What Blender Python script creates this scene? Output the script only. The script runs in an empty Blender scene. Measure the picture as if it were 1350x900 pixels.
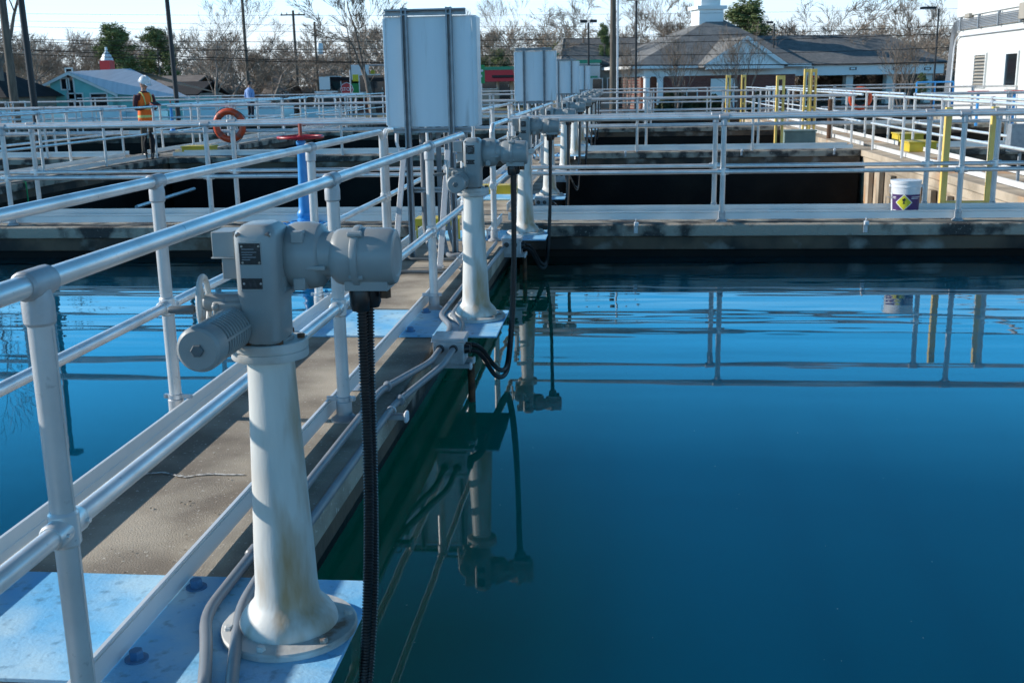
import bpy, math, random
import numpy as np
from mathutils import Vector, Matrix
R_ = math.radians
random.seed(7)
scene = bpy.context.scene
col = scene.collection

# ---------------------------------------------------------------- camera (solved from the rails)
F, PITCH, YAW, ROLL, CH = 1435.3, .2343, .101, -.0178, 1.431
fw = Vector((-math.sin(YAW)*math.cos(PITCH), math.cos(YAW)*math.cos(PITCH), -math.sin(PITCH)))
rt0 = Vector((math.cos(YAW), math.sin(YAW), 0)); up0 = rt0.cross(fw)
rt = rt0*math.cos(ROLL) + up0*math.sin(ROLL)
up = up0*math.cos(ROLL) - rt0*math.sin(ROLL)
cam_d = bpy.data.cameras.new('camera'); cam = bpy.data.objects.new('camera', cam_d); col.objects.link(cam)
cam.matrix_world = Matrix(((rt.x, up.x, -fw.x, 0), (rt.y, up.y, -fw.y, 0), (rt.z, up.z, -fw.z, CH), (0, 0, 0, 1)))
cam_d.sensor_width = 36; cam_d.lens = F/1350*36; cam_d.clip_end = 3000; cam_d.clip_start = .05
cam_d.dof.use_dof = True; cam_d.dof.focus_distance = 5.0; cam_d.dof.aperture_fstop = 11
scene.camera = cam

def ray(px, py):
    return rt*((px-675)/F) - up*((py-450)/F) + fw
def at(px, py, Y):
    d = ray(px, py); return Vector((0, 0, CH)) + d*(Y/d.y)
def gz(px, py, z=0):
    d = ray(px, py); return Vector((0, 0, CH)) + d*((z-CH)/d.z)

# ---------------------------------------------------------------- materials
MATS = {}
def mat(name, c, rough=.5, metal=0., c2=None, nscale=6., lo=.4, hi=.62, bump=0., bscale=None, spec=.5, detail=6., stretch=None,
        c3=None, n3=2., lo3=.55, hi3=.7, rvar=0., coat=0.):
    m = bpy.data.materials.new(name); m.use_nodes = True; nt = m.node_tree; N = nt.nodes; L = nt.links
    b = N['Principled BSDF']
    b.inputs['Base Color'].default_value = (*c, 1); b.inputs['Roughness'].default_value = rough
    b.inputs['Metallic'].default_value = metal; b.inputs['Specular IOR Level'].default_value = spec
    b.inputs['Coat Weight'].default_value = coat
    tc = N.new('ShaderNodeTexCoord'); mp = N.new('ShaderNodeMapping'); L.new(tc.outputs['Object'], mp.inputs[0])
    if stretch: mp.inputs['Scale'].default_value = stretch
    def noise(s, d=detail):
        n = N.new('ShaderNodeTexNoise'); n.inputs['Scale'].default_value = s; n.inputs['Detail'].default_value = d
        L.new(mp.outputs[0], n.inputs['Vector']); return n
    def ramp(n, a, bb):
        r = N.new('ShaderNodeMapRange'); r.inputs['From Min'].default_value = a; r.inputs['From Max'].default_value = bb
        L.new(n.outputs['Fac'], r.inputs['Value']); return r.outputs[0]
    last = None
    if c2:
        n = noise(nscale); mx = N.new('ShaderNodeMix'); mx.data_type = 'RGBA'
        mx.inputs['A'].default_value = (*c, 1); mx.inputs['B'].default_value = (*c2, 1)
        L.new(ramp(n, lo, hi), mx.inputs['Factor']); last = mx.outputs['Result']
        if rvar:
            ma = N.new('ShaderNodeMath'); ma.operation = 'MULTIPLY_ADD'; ma.inputs[1].default_value = rvar; ma.inputs[2].default_value = rough - rvar/2
            L.new(n.outputs['Fac'], ma.inputs[0]); L.new(ma.outputs[0], b.inputs['Roughness'])
    if c3:
        n = noise(n3, 8.); mx = N.new('ShaderNodeMix'); mx.data_type = 'RGBA'
        mx.inputs['A'].default_value = (*c, 1)
        if last: L.new(last, mx.inputs['A'])
        mx.inputs['B'].default_value = (*c3, 1); L.new(ramp(n, lo3, hi3), mx.inputs['Factor']); last = mx.outputs['Result']
    if last: L.new(last, b.inputs['Base Color'])
    if bump:
        n = noise(bscale or nscale*3); bp = N.new('ShaderNodeBump'); bp.inputs['Strength'].default_value = 1.0
        bp.inputs['Distance'].default_value = bump
        L.new(n.outputs['Fac'], bp.inputs['Height']); L.new(bp.outputs[0], b.inputs['Normal'])
    MATS[name] = m; return m

ALU = mat('aluminium_tube', (.85, .835, .81), .36, .45, (.64, .635, .62), 5, .42, .7, bump=.0003, bscale=60, rvar=.2, c3=(.42, .42, .42), n3=38, lo3=.66, hi3=.74)
POSTM = mat('aluminium_post', (.66, .655, .64), .42, .3, (.52, .52, .51), 6, .4, .7, bump=.0004, bscale=50, c3=(.36, .35, .34), n3=30, lo3=.64, hi3=.74)
CAST = mat('cast_fitting', (.52, .525, .53), .5, .3, (.40, .405, .41), 14, .35, .7, bump=.0008, bscale=90)
TOE = mat('toe_board_aluminium', (.86, .855, .83), .40, .2, (.74, .74, .72), 2.5, .4, .75, rvar=.15)
DECK = mat('deck_concrete', (.23, .19, .145), .92, 0, (.52, .45, .35), 2.6, .36, .66, bump=.003, bscale=160, c3=(.66, .61, .52), n3=70, lo3=.625, hi3=.70)
COPE = mat('coping_concrete', (.38, .345, .28), .9, 0, (.055, .052, .048), 3.4, .44, .58, bump=.010, bscale=40, c3=(.42, .39, .33), n3=45, lo3=.62, hi3=.74)
BAND = mat('stained_concrete', (.15, .105, .07), .85, 0, (.035, .032, .028), 1.5, .42, .6, bump=.006, bscale=30, c3=(.30, .28, .24), n3=2.0, lo3=.58, hi3=.70)
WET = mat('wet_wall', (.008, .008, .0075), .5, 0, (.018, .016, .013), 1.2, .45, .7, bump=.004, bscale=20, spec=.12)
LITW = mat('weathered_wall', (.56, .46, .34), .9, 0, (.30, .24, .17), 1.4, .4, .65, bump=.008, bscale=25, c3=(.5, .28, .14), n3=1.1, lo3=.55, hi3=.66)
PAINT = mat('pedestal_paint', (.70, .69, .64), .5, 0, (.60, .595, .55), 7, .4, .7, bump=.0006, bscale=55, c3=(.44, .29, .15), n3=3.4, lo3=.47, hi3=.66, stretch=(2.6, 2.6, .55))
FLNG = mat('flange_paint', (.62, .62, .59), .55, 0, (.42, .40, .36), 9, .45, .68, bump=.0016, bscale=50, c3=(.24, .12, .06), n3=11, lo3=.62, hi3=.72)
ACT = mat('actuator_paint', (.345, .36, .35), .42, 0, (.285, .30, .295), 7, .4, .7, bump=.0004, bscale=80, rvar=.15)
ACTD = mat('actuator_dark', (.13, .15, .158), .5, 0, (.1, .115, .12), 9)
PLATE = mat('nameplate_black', (.008, .009, .011), .35, 0, (.03, .032, .035), 140, .55, .62)
STEEL = mat('bolt_steel', (.5, .5, .5), .35, .9, (.3, .26, .22), 40)
RUST = mat('rusted_steel', (.16, .075, .035), .8, .1, (.07, .035, .02), 30)
BLK = mat('black_hose', (.010, .010, .011), .35, 0, (.02, .02, .02), 40)
PIPE = mat('grey_conduit', (.21, .225, .24), .42, 0, (.27, .275, .28), 8, .4, .7, rvar=.1)
GALV = mat('galvanised_steel', (.55, .57, .59), .42, .55, (.40, .42, .44), 22, .35, .7, rvar=.2)
STRUT = mat('strut_channel', (.36, .38, .40), .5, .35, (.28, .30, .315), 12)
BLUE = mat('blue_plate_paint', (.20, .58, .92), .5, 0, (.58, .82, .93), 3.0, .40, .66, bump=.0016, bscale=90, c3=(.07, .17, .26), n3=26, lo3=.57, hi3=.86)
BLUED = mat('blue_enamel', (.03, .27, .66), .4, 0, (.05, .33, .72), 8)
BOLTB = mat('bolt_blue', (.06, .20, .40), .5, 0, (.10, .24, .40), 30)
RED = mat('red_enamel', (.48, .02, .03), .4, 0, (.36, .015, .02), 10)
REDP = mat('faded_red_paint', (.42, .09, .06), .6, 0, (.30, .08, .05), 10)
CAB = mat('cabinet_paint', (.70, .78, .82), .36, .05, (.63, .71, .75), 1.5, .4, .7, stretch=(3, 3, .3), c3=(.44, .47, .48), n3=4, lo3=.56, hi3=.78)
YEL = mat('yellow_paint', (.70, .52, .03), .5, 0, (.6, .44, .04), 6)
YELP = mat('pale_yellow_paint', (.95, .66, .17), .5, 0, (.85, .58, .15), 6)
ORNG = mat('orange_ring', (.72, .085, .025), .45, 0, (.62, .07, .02), 8)
WPLA = mat('white_plastic', (.78, .79, .8), .35, 0, (.72, .73, .74), 6)
WHT = mat('white_paint', (.76, .76, .73), .6, 0, (.70, .70, .66), 1.3, .4, .7)
TRIMW = mat('bank_trim_white', (.93, .93, .90), .6, 0, (.86, .86, .83), 1.3, .4, .7)
WALLW = mat('white_wall', (.76, .75, .71), .7, 0, (.68, .67, .62), .5, .4, .7, stretch=(1, 1, .4))
PURP = mat('purple_label', (.06, .025, .12), .4, 0, (.08, .035, .15), 20)
LABY = mat('yellow_label', (.68, .62, .03), .45)
INK = mat('black_ink', (.02, .02, .02), .6)
GRNB = mat('grey_green_box', (.22, .29, .26), .6, 0, (.18, .24, .22), 6)
TEAL = mat('teal_siding', (.22, .58, .54), .7, 0, (.19, .52, .49), 2)
PALE = mat('pale_blue_panel', (.46, .74, .82), .5, 0, (.41, .68, .77), 1.2, .4, .7)
METR = mat('white_metal_roof', (.62, .70, .78), .4, .1, (.54, .62, .70), .8, stretch=(6, .4, 1))
ROOFD = mat('dark_shingle', (.018, .017, .019), .95, 0, (.028, .026, .028), 2, bump=.01, bscale=12)
ROOFG = mat('grey_shingle', (.215, .215, .21), .95, 0, (.155, .16, .16), 5, bump=.02, bscale=14, c3=(.27, .26, .245), n3=1, lo3=.5, hi3=.7)
ROOFT = mat('tan_shingle', (.24, .20, .17), .9, 0, (.18, .15, .13), 2)
BEIGE = mat('beige_siding', (.40, .36, .30), .8, 0, (.34, .31, .26), 2)
GLASS = mat('dark_glass', (.012, .016, .02), .08, 0, spec=.8)
LAMPM = mat('lamp_lens', (.85, .88, .86), .3)
WOOD = mat('pole_timber', (.17, .145, .115), .9, 0, (.1, .085, .07), 4, stretch=(4, 4, .4))
BLKP = mat('black_steel', (.012, .013, .015), .5, 0)
BARK = mat('bark', (.26, .215, .18), .95, 0, (.17, .14, .118), 4)
TWIG = mat('twig', (.30, .235, .18), .95, 0, (.19, .15, .115), .4)
TWIGB = mat('twig_brown', (.44, .36, .285), .95, 0, (.30, .24, .19), .3)
BARKP = mat('pale_bark', (.34, .27, .20), .9, 0, (.22, .165, .12), 3)
PINE = mat('pine_needles', (.21, .25, .10), .8, 0, (.11, .15, .06), .7, .4, .62, spec=.2)
HEDGE = mat('hedge_leaves', (.06, .075, .03), .8, 0, (.035, .045, .02), 2)
GRND = mat('ground_mix', (.16, .15, .09), .95, 0, (.11, .12, .05), .12, .4, .6, c3=(.22, .20, .17), n3=.05, lo3=.5, hi3=.56)
ASPH = mat('asphalt', (.07, .07, .072), .9, 0, (.05, .05, .052), 1.5, bump=.01, bscale=60)
SKIN = mat('skin', (.48, .27, .20), .55)
HAIR = mat('hair', (.05, .035, .025), .7)
MAROON = mat('maroon_sleeve', (.07, .02, .026), .85)
HIVIS = mat('hivis_orange', (1.0, .17, .01), .7)
HIVY = mat('reflective_lime', (.62, .70, .22), .5)
DENIM = mat('navy_trousers', (.02, .024, .035), .85)
KHAKI = mat('dark_trousers', (.07, .06, .045), .85)
SHIRTB = mat('light_blue_shirt', (.28, .42, .72), .8)
GRN = mat('green_sign', (.02, .32, .09), .5)
BURG = mat('burgundy_awning', (.16, .012, .028), .6)
SIGNR = mat('sign_red', (.55, .03, .03), .5)
SIGNW = mat('sign_white', (.8, .8, .8), .5)
GREENT = mat('green_trim', (.05, .32, .18), .5)
ROPE = mat('green_rope', (.02, .35, .12), .7)
DARKB = mat('dark_cloth', (.01, .011, .014), .8)

def brick(name, a, b, mortar, sc):
    m = bpy.data.materials.new(name); m.use_nodes = True; nt = m.node_tree; N = nt.nodes; L = nt.links
    bs = N['Principled BSDF']; bs.inputs['Roughness'].default_value = .9
    tc = N.new('ShaderNodeTexCoord'); mp = N.new('ShaderNodeMapping'); mp.inputs['Rotation'].default_value = (R_(90), 0, 0)
    L.new(tc.outputs['Object'], mp.inputs[0])
    br = N.new('ShaderNodeTexBrick'); br.inputs['Color1'].default_value = (*a, 1); br.inputs['Color2'].default_value = (*b, 1)
    br.inputs['Mortar'].default_value = (*mortar, 1); br.inputs['Scale'].default_value = sc; br.inputs['Mortar Size'].default_value = .015
    L.new(mp.outputs[0], br.inputs['Vector']); L.new(br.outputs['Color'], bs.inputs['Base Color']); return m
BRICK = brick('red_brick', (.24, .07, .05), (.17, .05, .04), (.24, .19, .16), 2.2)
BRICKO = brick('orange_brick', (.26, .075, .035), (.20, .055, .03), (.2, .15, .12), 2.2)

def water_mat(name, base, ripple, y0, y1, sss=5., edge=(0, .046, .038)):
    m = bpy.data.materials.new(name); m.use_nodes = True; nt = m.node_tree; N = nt.nodes; L = nt.links
    b = N['Principled BSDF']; b.inputs['Base Color'].default_value = (*base, 1); b.inputs['Roughness'].default_value = .012
    b.subsurface_method = 'BURLEY'; b.inputs['Subsurface Weight'].default_value = 1; b.inputs['Subsurface Radius'].default_value = (1, 1, 1); b.inputs['Subsurface Scale'].default_value = sss
    b.inputs['IOR'].default_value = 1.333; b.inputs['Specular IOR Level'].default_value = .5
    g = N.new('ShaderNodeNewGeometry'); sx = N.new('ShaderNodeSeparateXYZ'); L.new(g.outputs['Position'], sx.inputs[0])
    mp = N.new('ShaderNodeMapping'); mp.inputs['Scale'].default_value = (.34, 1.9, 1); L.new(g.outputs['Position'], mp.inputs[0])
    n1 = N.new('ShaderNodeTexNoise'); n1.inputs['Scale'].default_value = 1.25; n1.inputs['Detail'].default_value = 2.0; L.new(mp.outputs[0], n1.inputs['Vector'])
    mr = N.new('ShaderNodeMapRange'); mr.inputs['From Min'].default_value = y0; mr.inputs['From Max'].default_value = y1
    mr.inputs['To Min'].default_value = .08; mr.inputs['To Max'].default_value = 1.0; mr.interpolation_type = 'SMOOTHSTEP'
    L.new(sx.outputs['Y'], mr.inputs['Value'])
    mu = N.new('ShaderNodeMath'); mu.operation = 'MULTIPLY'; L.new(n1.outputs['Fac'], mu.inputs[0]); L.new(mr.outputs[0], mu.inputs[1])
    bp = N.new('ShaderNodeBump'); bp.inputs['Distance'].default_value = ripple; bp.inputs['Strength'].default_value = 1
    L.new(mu.outputs[0], bp.inputs['Height']); L.new(bp.outputs[0], b.inputs['Normal'])
    nd = N.new('ShaderNodeTexNoise'); nd.inputs['Scale'].default_value = .35; nd.inputs['Detail'].default_value = 3; L.new(g.outputs['Position'], nd.inputs['Vector'])
    mx = N.new('ShaderNodeMix'); mx.data_type = 'RGBA'; mx.inputs['A'].default_value = (*[c*.9 for c in base], 1); mx.inputs['B'].default_value = (*[c*1.1 for c in base], 1)
    L.new(nd.outputs['Fac'], mx.inputs['Factor'])
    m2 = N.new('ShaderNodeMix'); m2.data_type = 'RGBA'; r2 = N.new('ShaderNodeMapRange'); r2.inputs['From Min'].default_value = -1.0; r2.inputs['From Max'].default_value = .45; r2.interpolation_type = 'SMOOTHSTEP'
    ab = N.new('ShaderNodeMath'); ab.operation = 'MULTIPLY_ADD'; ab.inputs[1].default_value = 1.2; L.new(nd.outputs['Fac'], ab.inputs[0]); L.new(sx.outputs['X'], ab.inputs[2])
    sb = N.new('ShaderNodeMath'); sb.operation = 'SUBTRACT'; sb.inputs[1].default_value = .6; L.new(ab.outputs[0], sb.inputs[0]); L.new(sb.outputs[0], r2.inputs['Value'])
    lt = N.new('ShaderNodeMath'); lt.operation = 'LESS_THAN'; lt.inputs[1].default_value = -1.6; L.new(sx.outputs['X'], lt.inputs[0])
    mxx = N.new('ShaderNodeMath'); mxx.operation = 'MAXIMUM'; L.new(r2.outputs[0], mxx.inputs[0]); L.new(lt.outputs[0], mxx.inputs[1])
    m2.inputs['A'].default_value = (*edge, 1); L.new(mx.outputs['Result'], m2.inputs['B']); L.new(mxx.outputs[0], m2.inputs['Factor'])  # shaded water beside the walkway, painted in as a greener body colour
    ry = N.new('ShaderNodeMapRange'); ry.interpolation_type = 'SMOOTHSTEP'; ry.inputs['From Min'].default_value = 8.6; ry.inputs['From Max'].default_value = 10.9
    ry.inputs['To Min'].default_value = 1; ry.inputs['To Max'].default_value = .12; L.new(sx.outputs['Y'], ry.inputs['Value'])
    vm = N.new('ShaderNodeVectorMath'); vm.operation = 'SCALE'; L.new(m2.outputs['Result'], vm.inputs[0]); L.new(ry.outputs[0], vm.inputs['Scale'])  # body colour darkened near the far wall, standing in for less scattered light
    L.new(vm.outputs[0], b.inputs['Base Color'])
    return m
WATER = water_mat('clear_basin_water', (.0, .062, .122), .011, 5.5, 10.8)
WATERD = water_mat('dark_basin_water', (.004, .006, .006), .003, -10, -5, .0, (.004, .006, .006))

# ---------------------------------------------------------------- mesh helper
class MB:
    def __init__(s): s.v = []; s.f = []; s.m = []
    def add(s, vs, fs, mi=0, M=None):
        o = len(s.v)
        s.v += [tuple(M @ Vector(v)) if M is not None else tuple(v) for v in vs]
        s.f += [tuple(i+o for i in f) for f in fs]; s.m += [mi]*len(fs); return s
    def box(s, c, d, mi=0, rot=None, M=None):
        x, y, z = d[0]/2, d[1]/2, d[2]/2
        vs = [Vector((a*x, b*y, e*z)) for a in (-1, 1) for b in (-1, 1) for e in (-1, 1)]
        if rot is not None: vs = [rot @ v for v in vs]
        vs = [v + Vector(c) for v in vs]
        return s.add(vs, [(0, 1, 3, 2), (4, 6, 7, 5), (0, 4, 5, 1), (2, 3, 7, 6), (0, 2, 6, 4), (1, 5, 7, 3)], mi, M)
    def b2(s, p, q, mi=0):
        return s.box([(a+b)/2 for a, b in zip(p, q)], [abs(b-a) for a, b in zip(p, q)], mi)
    def tube(s, pts, r, n=12, mi=0, caps=True, closed=False, M=None):
        P = [Vector(p) for p in pts]; k = len(P); rr = list(r) if hasattr(r, '__len__') else [r]*k
        T = []
        for i in range(k):
            a = P[i-1] if (i or closed) else P[0]; b = P[(i+1) % k] if (i < k-1 or closed) else P[-1]
            T.append((b-a).normalized())
        ref = Vector((0, 0, 1)) if abs(T[0].z) < .9 else Vector((1, 0, 0))
        u = T[0].cross(ref).normalized(); vs = []; fs = []
        for i in range(k):
            u = (u - T[i]*u.dot(T[i])).normalized(); w = T[i].cross(u)
            for j in range(n):
                a = 2*math.pi*j/n; vs.append(P[i] + (u*math.cos(a) + w*math.sin(a))*rr[i])
        for i in range(k if closed else k-1):
            for j in range(n):
                a, b = i*n+j, i*n+(j+1) % n; c, d = ((i+1) % k)*n+(j+1) % n, ((i+1) % k)*n+j
                fs.append((a, b, c, d))
        if caps and not closed:
            fs.append(tuple(reversed(range(n)))); fs.append(tuple(range((k-1)*n, k*n)))
        return s.add(vs, fs, mi, M)
    def cyl(s, a, b, r, n=16, mi=0, r2=None): return s.tube([a, b], [r, r if r2 is None else r2], n, mi)
    def lathe(s, prof, c=(0, 0, 0), axis=(0, 0, 1), n=24, mi=0):
        ax = Vector(axis).normalized(); q = Vector((0, 0, 1)).rotation_difference(ax); vs = []; fs = []; k = len(prof)
        for r, z in prof:
            for j in range(n):
                a = 2*math.pi*j/n; vs.append(q @ Vector((r*math.cos(a), r*math.sin(a), z)) + Vector(c))
        for i in range(k-1):
            for j in range(n):
                fs.append((i*n+j, i*n+(j+1) % n, (i+1)*n+(j+1) % n, (i+1)*n+j))
        if prof[0][0] > 1e-5: fs.append(tuple(reversed(range(n))))
        if prof[-1][0] > 1e-5: fs.append(tuple(range((k-1)*n, k*n)))
        return s.add(vs, fs, mi)
    def prism(s, poly, a, b, mi=0):
        """poly: list of (u, v) in the plane; a, b: functions (u, v) -> point for the two ends"""
        n = len(poly); vs = [a(*p) for p in poly] + [b(*p) for p in poly]
        fs = [tuple(reversed(range(n))), tuple(range(n, 2*n))] + [(i, (i+1) % n, n+(i+1) % n, n+i) for i in range(n)]
        return s.add(vs, fs, mi)
    def torus(s, c, R, r, axis=(0, 0, 1), n=32, k=10, mi=0):
        q = Vector((0, 0, 1)).rotation_difference(Vector(axis).normalized())
        return s.tube([q @ Vector((R*math.cos(2*math.pi*i/n), R*math.sin(2*math.pi*i/n), 0)) + Vector(c) for i in range(n)], r, k, mi, closed=True)
    def sphere(s, c, r, n=14, k=8, mi=0, sc=(1, 1, 1)):
        vs = []; fs = []
        for i in range(k+1):
            t = math.pi*i/k
            for j in range(n):
                a = 2*math.pi*j/n
                vs.append((c[0]+r*sc[0]*math.sin(t)*math.cos(a), c[1]+r*sc[1]*math.sin(t)*math.sin(a), c[2]+r*sc[2]*math.cos(t)))
        for i in range(k):
            for j in range(n):
                fs.append((i*n+j, (i+1)*n+j, (i+1)*n+(j+1) % n, i*n+(j+1) % n))
        return s.add(vs, fs, mi)
    def mesh(s, name, mats, smooth=35):
        me = bpy.data.meshes.new(name); me.from_pydata(s.v, [], s.f)
        for m in (mats if isinstance(mats, (list, tuple)) else [mats]): me.materials.append(m)
        if any(s.m): me.polygons.foreach_set('material_index', s.m)
        if smooth:
            me.polygons.foreach_set('use_smooth', [True]*len(me.polygons)); me.set_sharp_from_angle(angle=R_(smooth))
        me.update(); return me
    def build(s, name, mats, parent=None, bevel=0, smooth=35, loc=None):
        return link(name, s.mesh(name, mats, smooth), parent, bevel, loc)

def link(name, me, parent=None, bevel=0, loc=None, rotz=0):
    o = bpy.data.objects.new(name, me); col.objects.link(o)
    if parent is not None: o.parent = parent
    if loc is not None: o.location = loc
    if rotz: o.rotation_euler.z = rotz
    if bevel:
        b = o.modifiers.new('edge', 'BEVEL'); b.width = bevel; b.segments = 2; b.limit_method = 'ANGLE'; b.angle_limit = R_(40)
        b.harden_normals = False
    return o
def tag(o, label, cat, group=None):
    o['label'] = label; o['category'] = cat
    if group: o['group'] = group
    return o
def thing(name, label, cat, loc=(0, 0, 0), rotz=0, group=None):
    o = bpy.data.objects.new(name, None); col.objects.link(o); o.location = loc; o.rotation_euler.z = rotz
    o.empty_display_size = .1
    return tag(o, label, cat, group)
def struct(o): o['kind'] = 'structure'; return o
def copy_tree(o, parent=None):
    c = o.copy(); col.objects.link(c); c.parent = parent
    for ch in list(o.children): copy_tree(ch, c)
    return c
def arc(c, a0, a1, r, u, w, n=6):
    """points of an arc about c in the plane of unit vectors u, w"""
    u = Vector(u); w = Vector(w); c = Vector(c)
    return [c + u*r*math.cos(a0+(a1-a0)*i/n) + w*r*math.sin(a0+(a1-a0)*i/n) for i in range(n+1)]
def smooth_path(P, n=8):
    P = [Vector(p) for p in P]; out = []
    Q = [P[0]*2-P[1]] + P + [P[-1]*2-P[-2]]
    for i in range(1, len(Q)-2):
        a, b, c, d = Q[i-1:i+3]
        for j in range(n):
            t = j/n; out.append(.5*((2*b) + (c-a)*t + (2*a-5*b+4*c-d)*t*t + (3*b-a-3*c+d)*t**3))
    out.append(P[-1]); return out
def fillet(P, r=.08, n=5):
    """polyline with rounded corners"""
    P = [Vector(p) for p in P]; out = [P[0]]
    for a, b, c in zip(P, P[1:], P[2:]):
        d1 = (a-b); d2 = (c-b); rr = min(r, d1.length*.45, d2.length*.45); p = b+d1.normalized()*rr; q = b+d2.normalized()*rr
        for i in range(n+1):
            t = i/n; out.append(p*(1-t)**2 + b*2*t*(1-t) + q*t*t)
    out.append(P[-1]); return out

# ---------------------------------------------------------------- world and sun
SUN_EL, SUN_AZ = 24.0, 2.0       # the sun stands to the -X side, a touch beyond square
w = bpy.data.worlds.new('World'); scene.world = w; w.use_nodes = True; nt = w.node_tree
sky = nt.nodes.new('ShaderNodeTexSky'); sky.sky_type = 'NISHITA'; sky.sun_disc = False
sky.sun_elevation = R_(SUN_EL); sky.sun_rotation = R_(270+SUN_AZ)
sky.air_density = 1.0; sky.dust_density = .15; sky.ozone_density = 4.0; sky.altitude = 200
bg = nt.nodes['Background']; bg.inputs['Strength'].default_value = .062
tc = nt.nodes.new('ShaderNodeTexCoord'); mp = nt.nodes.new('ShaderNodeMapping'); mp.inputs['Scale'].default_value = (1.2, 1.2, 9)
mp.inputs['Rotation'].default_value = (.06, .05, 0)
nz = nt.nodes.new('ShaderNodeTexNoise'); nz.inputs['Scale'].default_value = 2.2; nz.inputs['Detail'].default_value = 7
mr = nt.nodes.new('ShaderNodeMapRange'); mr.inputs['From Min'].default_value = .42; mr.inputs['From Max'].default_value = .68
sp = nt.nodes.new('ShaderNodeSeparateXYZ'); L = nt.links
def sky_ramp(stops):
    r = nt.nodes.new('ShaderNodeValToRGB'); e = r.color_ramp.elements; e[0].position, e[1].position = stops[0][0], stops[-1][0]
    e[0].color = (*stops[0][1], 1); e[1].color = (*stops[-1][1], 1)
    for p_, c_ in stops[1:-1]: q_ = e.new(p_); q_.color = (*c_, 1)
    L.new(sp.outputs['Z'], r.inputs[0]); return r
SKS = 1/.055
hz_ = sky_ramp([(0, (.74, .81, .85)), (.05, (.66, .82, .95)), (.12, (.50, 1.15, 1.68)), (.22, (.08, .74, 1.55)), (.34, (.03, .22, .52)), (.48, (.028, .09, .20)), (.75, (.015, .036, .075))])   # air colour from hazy horizon to clear zenith
st_ = sky_ramp([(0, (.25, .25, .25)), (.06, (.5, .5, .5)), (.10, (.2, .2, .2)), (.15, (0, 0, 0))])       # where the thin cirrus shows
sc_ = nt.nodes.new('ShaderNodeVectorMath'); sc_.operation = 'SCALE'; sc_.inputs['Scale'].default_value = SKS
mrx = nt.nodes.new('ShaderNodeMapRange'); mrx.inputs['From Min'].default_value = -1; mrx.inputs['To Min'].default_value = 1.55*SKS; mrx.inputs['To Max'].default_value = 1.15*SKS
L.new(sp.outputs['X'], mrx.inputs['Value']); L.new(mrx.outputs[0], sc_.inputs['Scale'])      # brighter toward the sun
L.new(hz_.outputs[0], sc_.inputs[0])
m1 = nt.nodes.new('ShaderNodeMix'); m1.data_type = 'RGBA'; m1.inputs['Factor'].default_value = .88
L.new(sky.outputs[0], m1.inputs['A']); L.new(sc_.outputs[0], m1.inputs['B'])
mu = nt.nodes.new('ShaderNodeMath'); mu.operation = 'MULTIPLY'; mu.use_clamp = True
mx = nt.nodes.new('ShaderNodeMix'); mx.data_type = 'RGBA'; mx.inputs['B'].default_value = (.94*SKS, .97*SKS, .99*SKS, 1)
L.new(tc.outputs['Generated'], mp.inputs[0]); L.new(mp.outputs[0], nz.inputs['Vector']); L.new(nz.outputs['Fac'], mr.inputs['Value'])
L.new(tc.outputs['Generated'], sp.inputs[0])
L.new(mr.outputs[0], mu.inputs[0]); L.new(st_.outputs[0], mu.inputs[1]); L.new(mu.outputs[0], mx.inputs['Factor'])
L.new(m1.outputs['Result'], mx.inputs['A']); L.new(mx.outputs['Result'], bg.inputs['Color'])
sl = bpy.data.lights.new('sun', 'SUN'); sl.energy = 5.0; sl.angle = R_(.53); sl.color = (1, .95, .88)
so = bpy.data.objects.new('sun', sl); col.objects.link(so)
sd = Vector((-math.cos(R_(SUN_AZ))*math.cos(R_(SUN_EL)), math.sin(R_(SUN_AZ))*math.cos(R_(SUN_EL)), math.sin(R_(SUN_EL))))
so.rotation_euler = sd.to_track_quat('Z', 'Y').to_euler(); so.location = (-30, 10, 30)
scene.view_settings.view_transform = 'Standard'; scene.view_settings.look = 'None'; scene.view_settings.exposure = 0
scene.cycles.max_bounces = 6; scene.cycles.use_denoising = True; scene.cycles.caustics_reflective = False; scene.cycles.caustics_refractive = False
scene.cycles.sample_clamp_indirect = 6

# ---------------------------------------------------------------- levels and plan
XR, XL = -1.1957, -1.9599               # rails of the main walkway
PIT = 11.25                             # basin pitch
CY = [11.27 + PIT*k for k in range(4)]  # near rails of the cross walkways
GZ = -1.0                               # grade outside the raised basins
WZ = -.335                              # water in the near basin
EX0, EX1, EY0, EY1 = -23.0, 12.0, -5.0, CY[3]+1.0
LX0, LX1 = 4.72, 5.95                   # walkway along the east side of the basins
KX0, KX1 = -10.7, -9.45                 # walkway along the west side

# ground with the basins cut out
g = MB(); B = 1500
def quad(mb, x0, y0, x1, y1, z, mi=0): mb.add([(x0, y0, z), (x1, y0, z), (x1, y1, z), (x0, y1, z)], [(0, 1, 2, 3)], mi)
for a in ((-B, -B, B, EY0), (-B, EY1, B, B), (-B, EY0, EX0, EY1), (EX1, EY0, B, EY1)): quad(g, *a, GZ)
struct(g.build('ground', GRND, smooth=0))
rd = MB(); quad(rd, -400, 58, 400, 66, GZ+.006); quad(rd, -60, 90, 60, 97, GZ+.006); struct(rd.build('road', ASPH, smooth=0))
lot = MB(); quad(lot, -6, 66.2, 48, 89.8, GZ+.006); struct(lot.build('parking_lot', ASPH, smooth=0))

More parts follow.
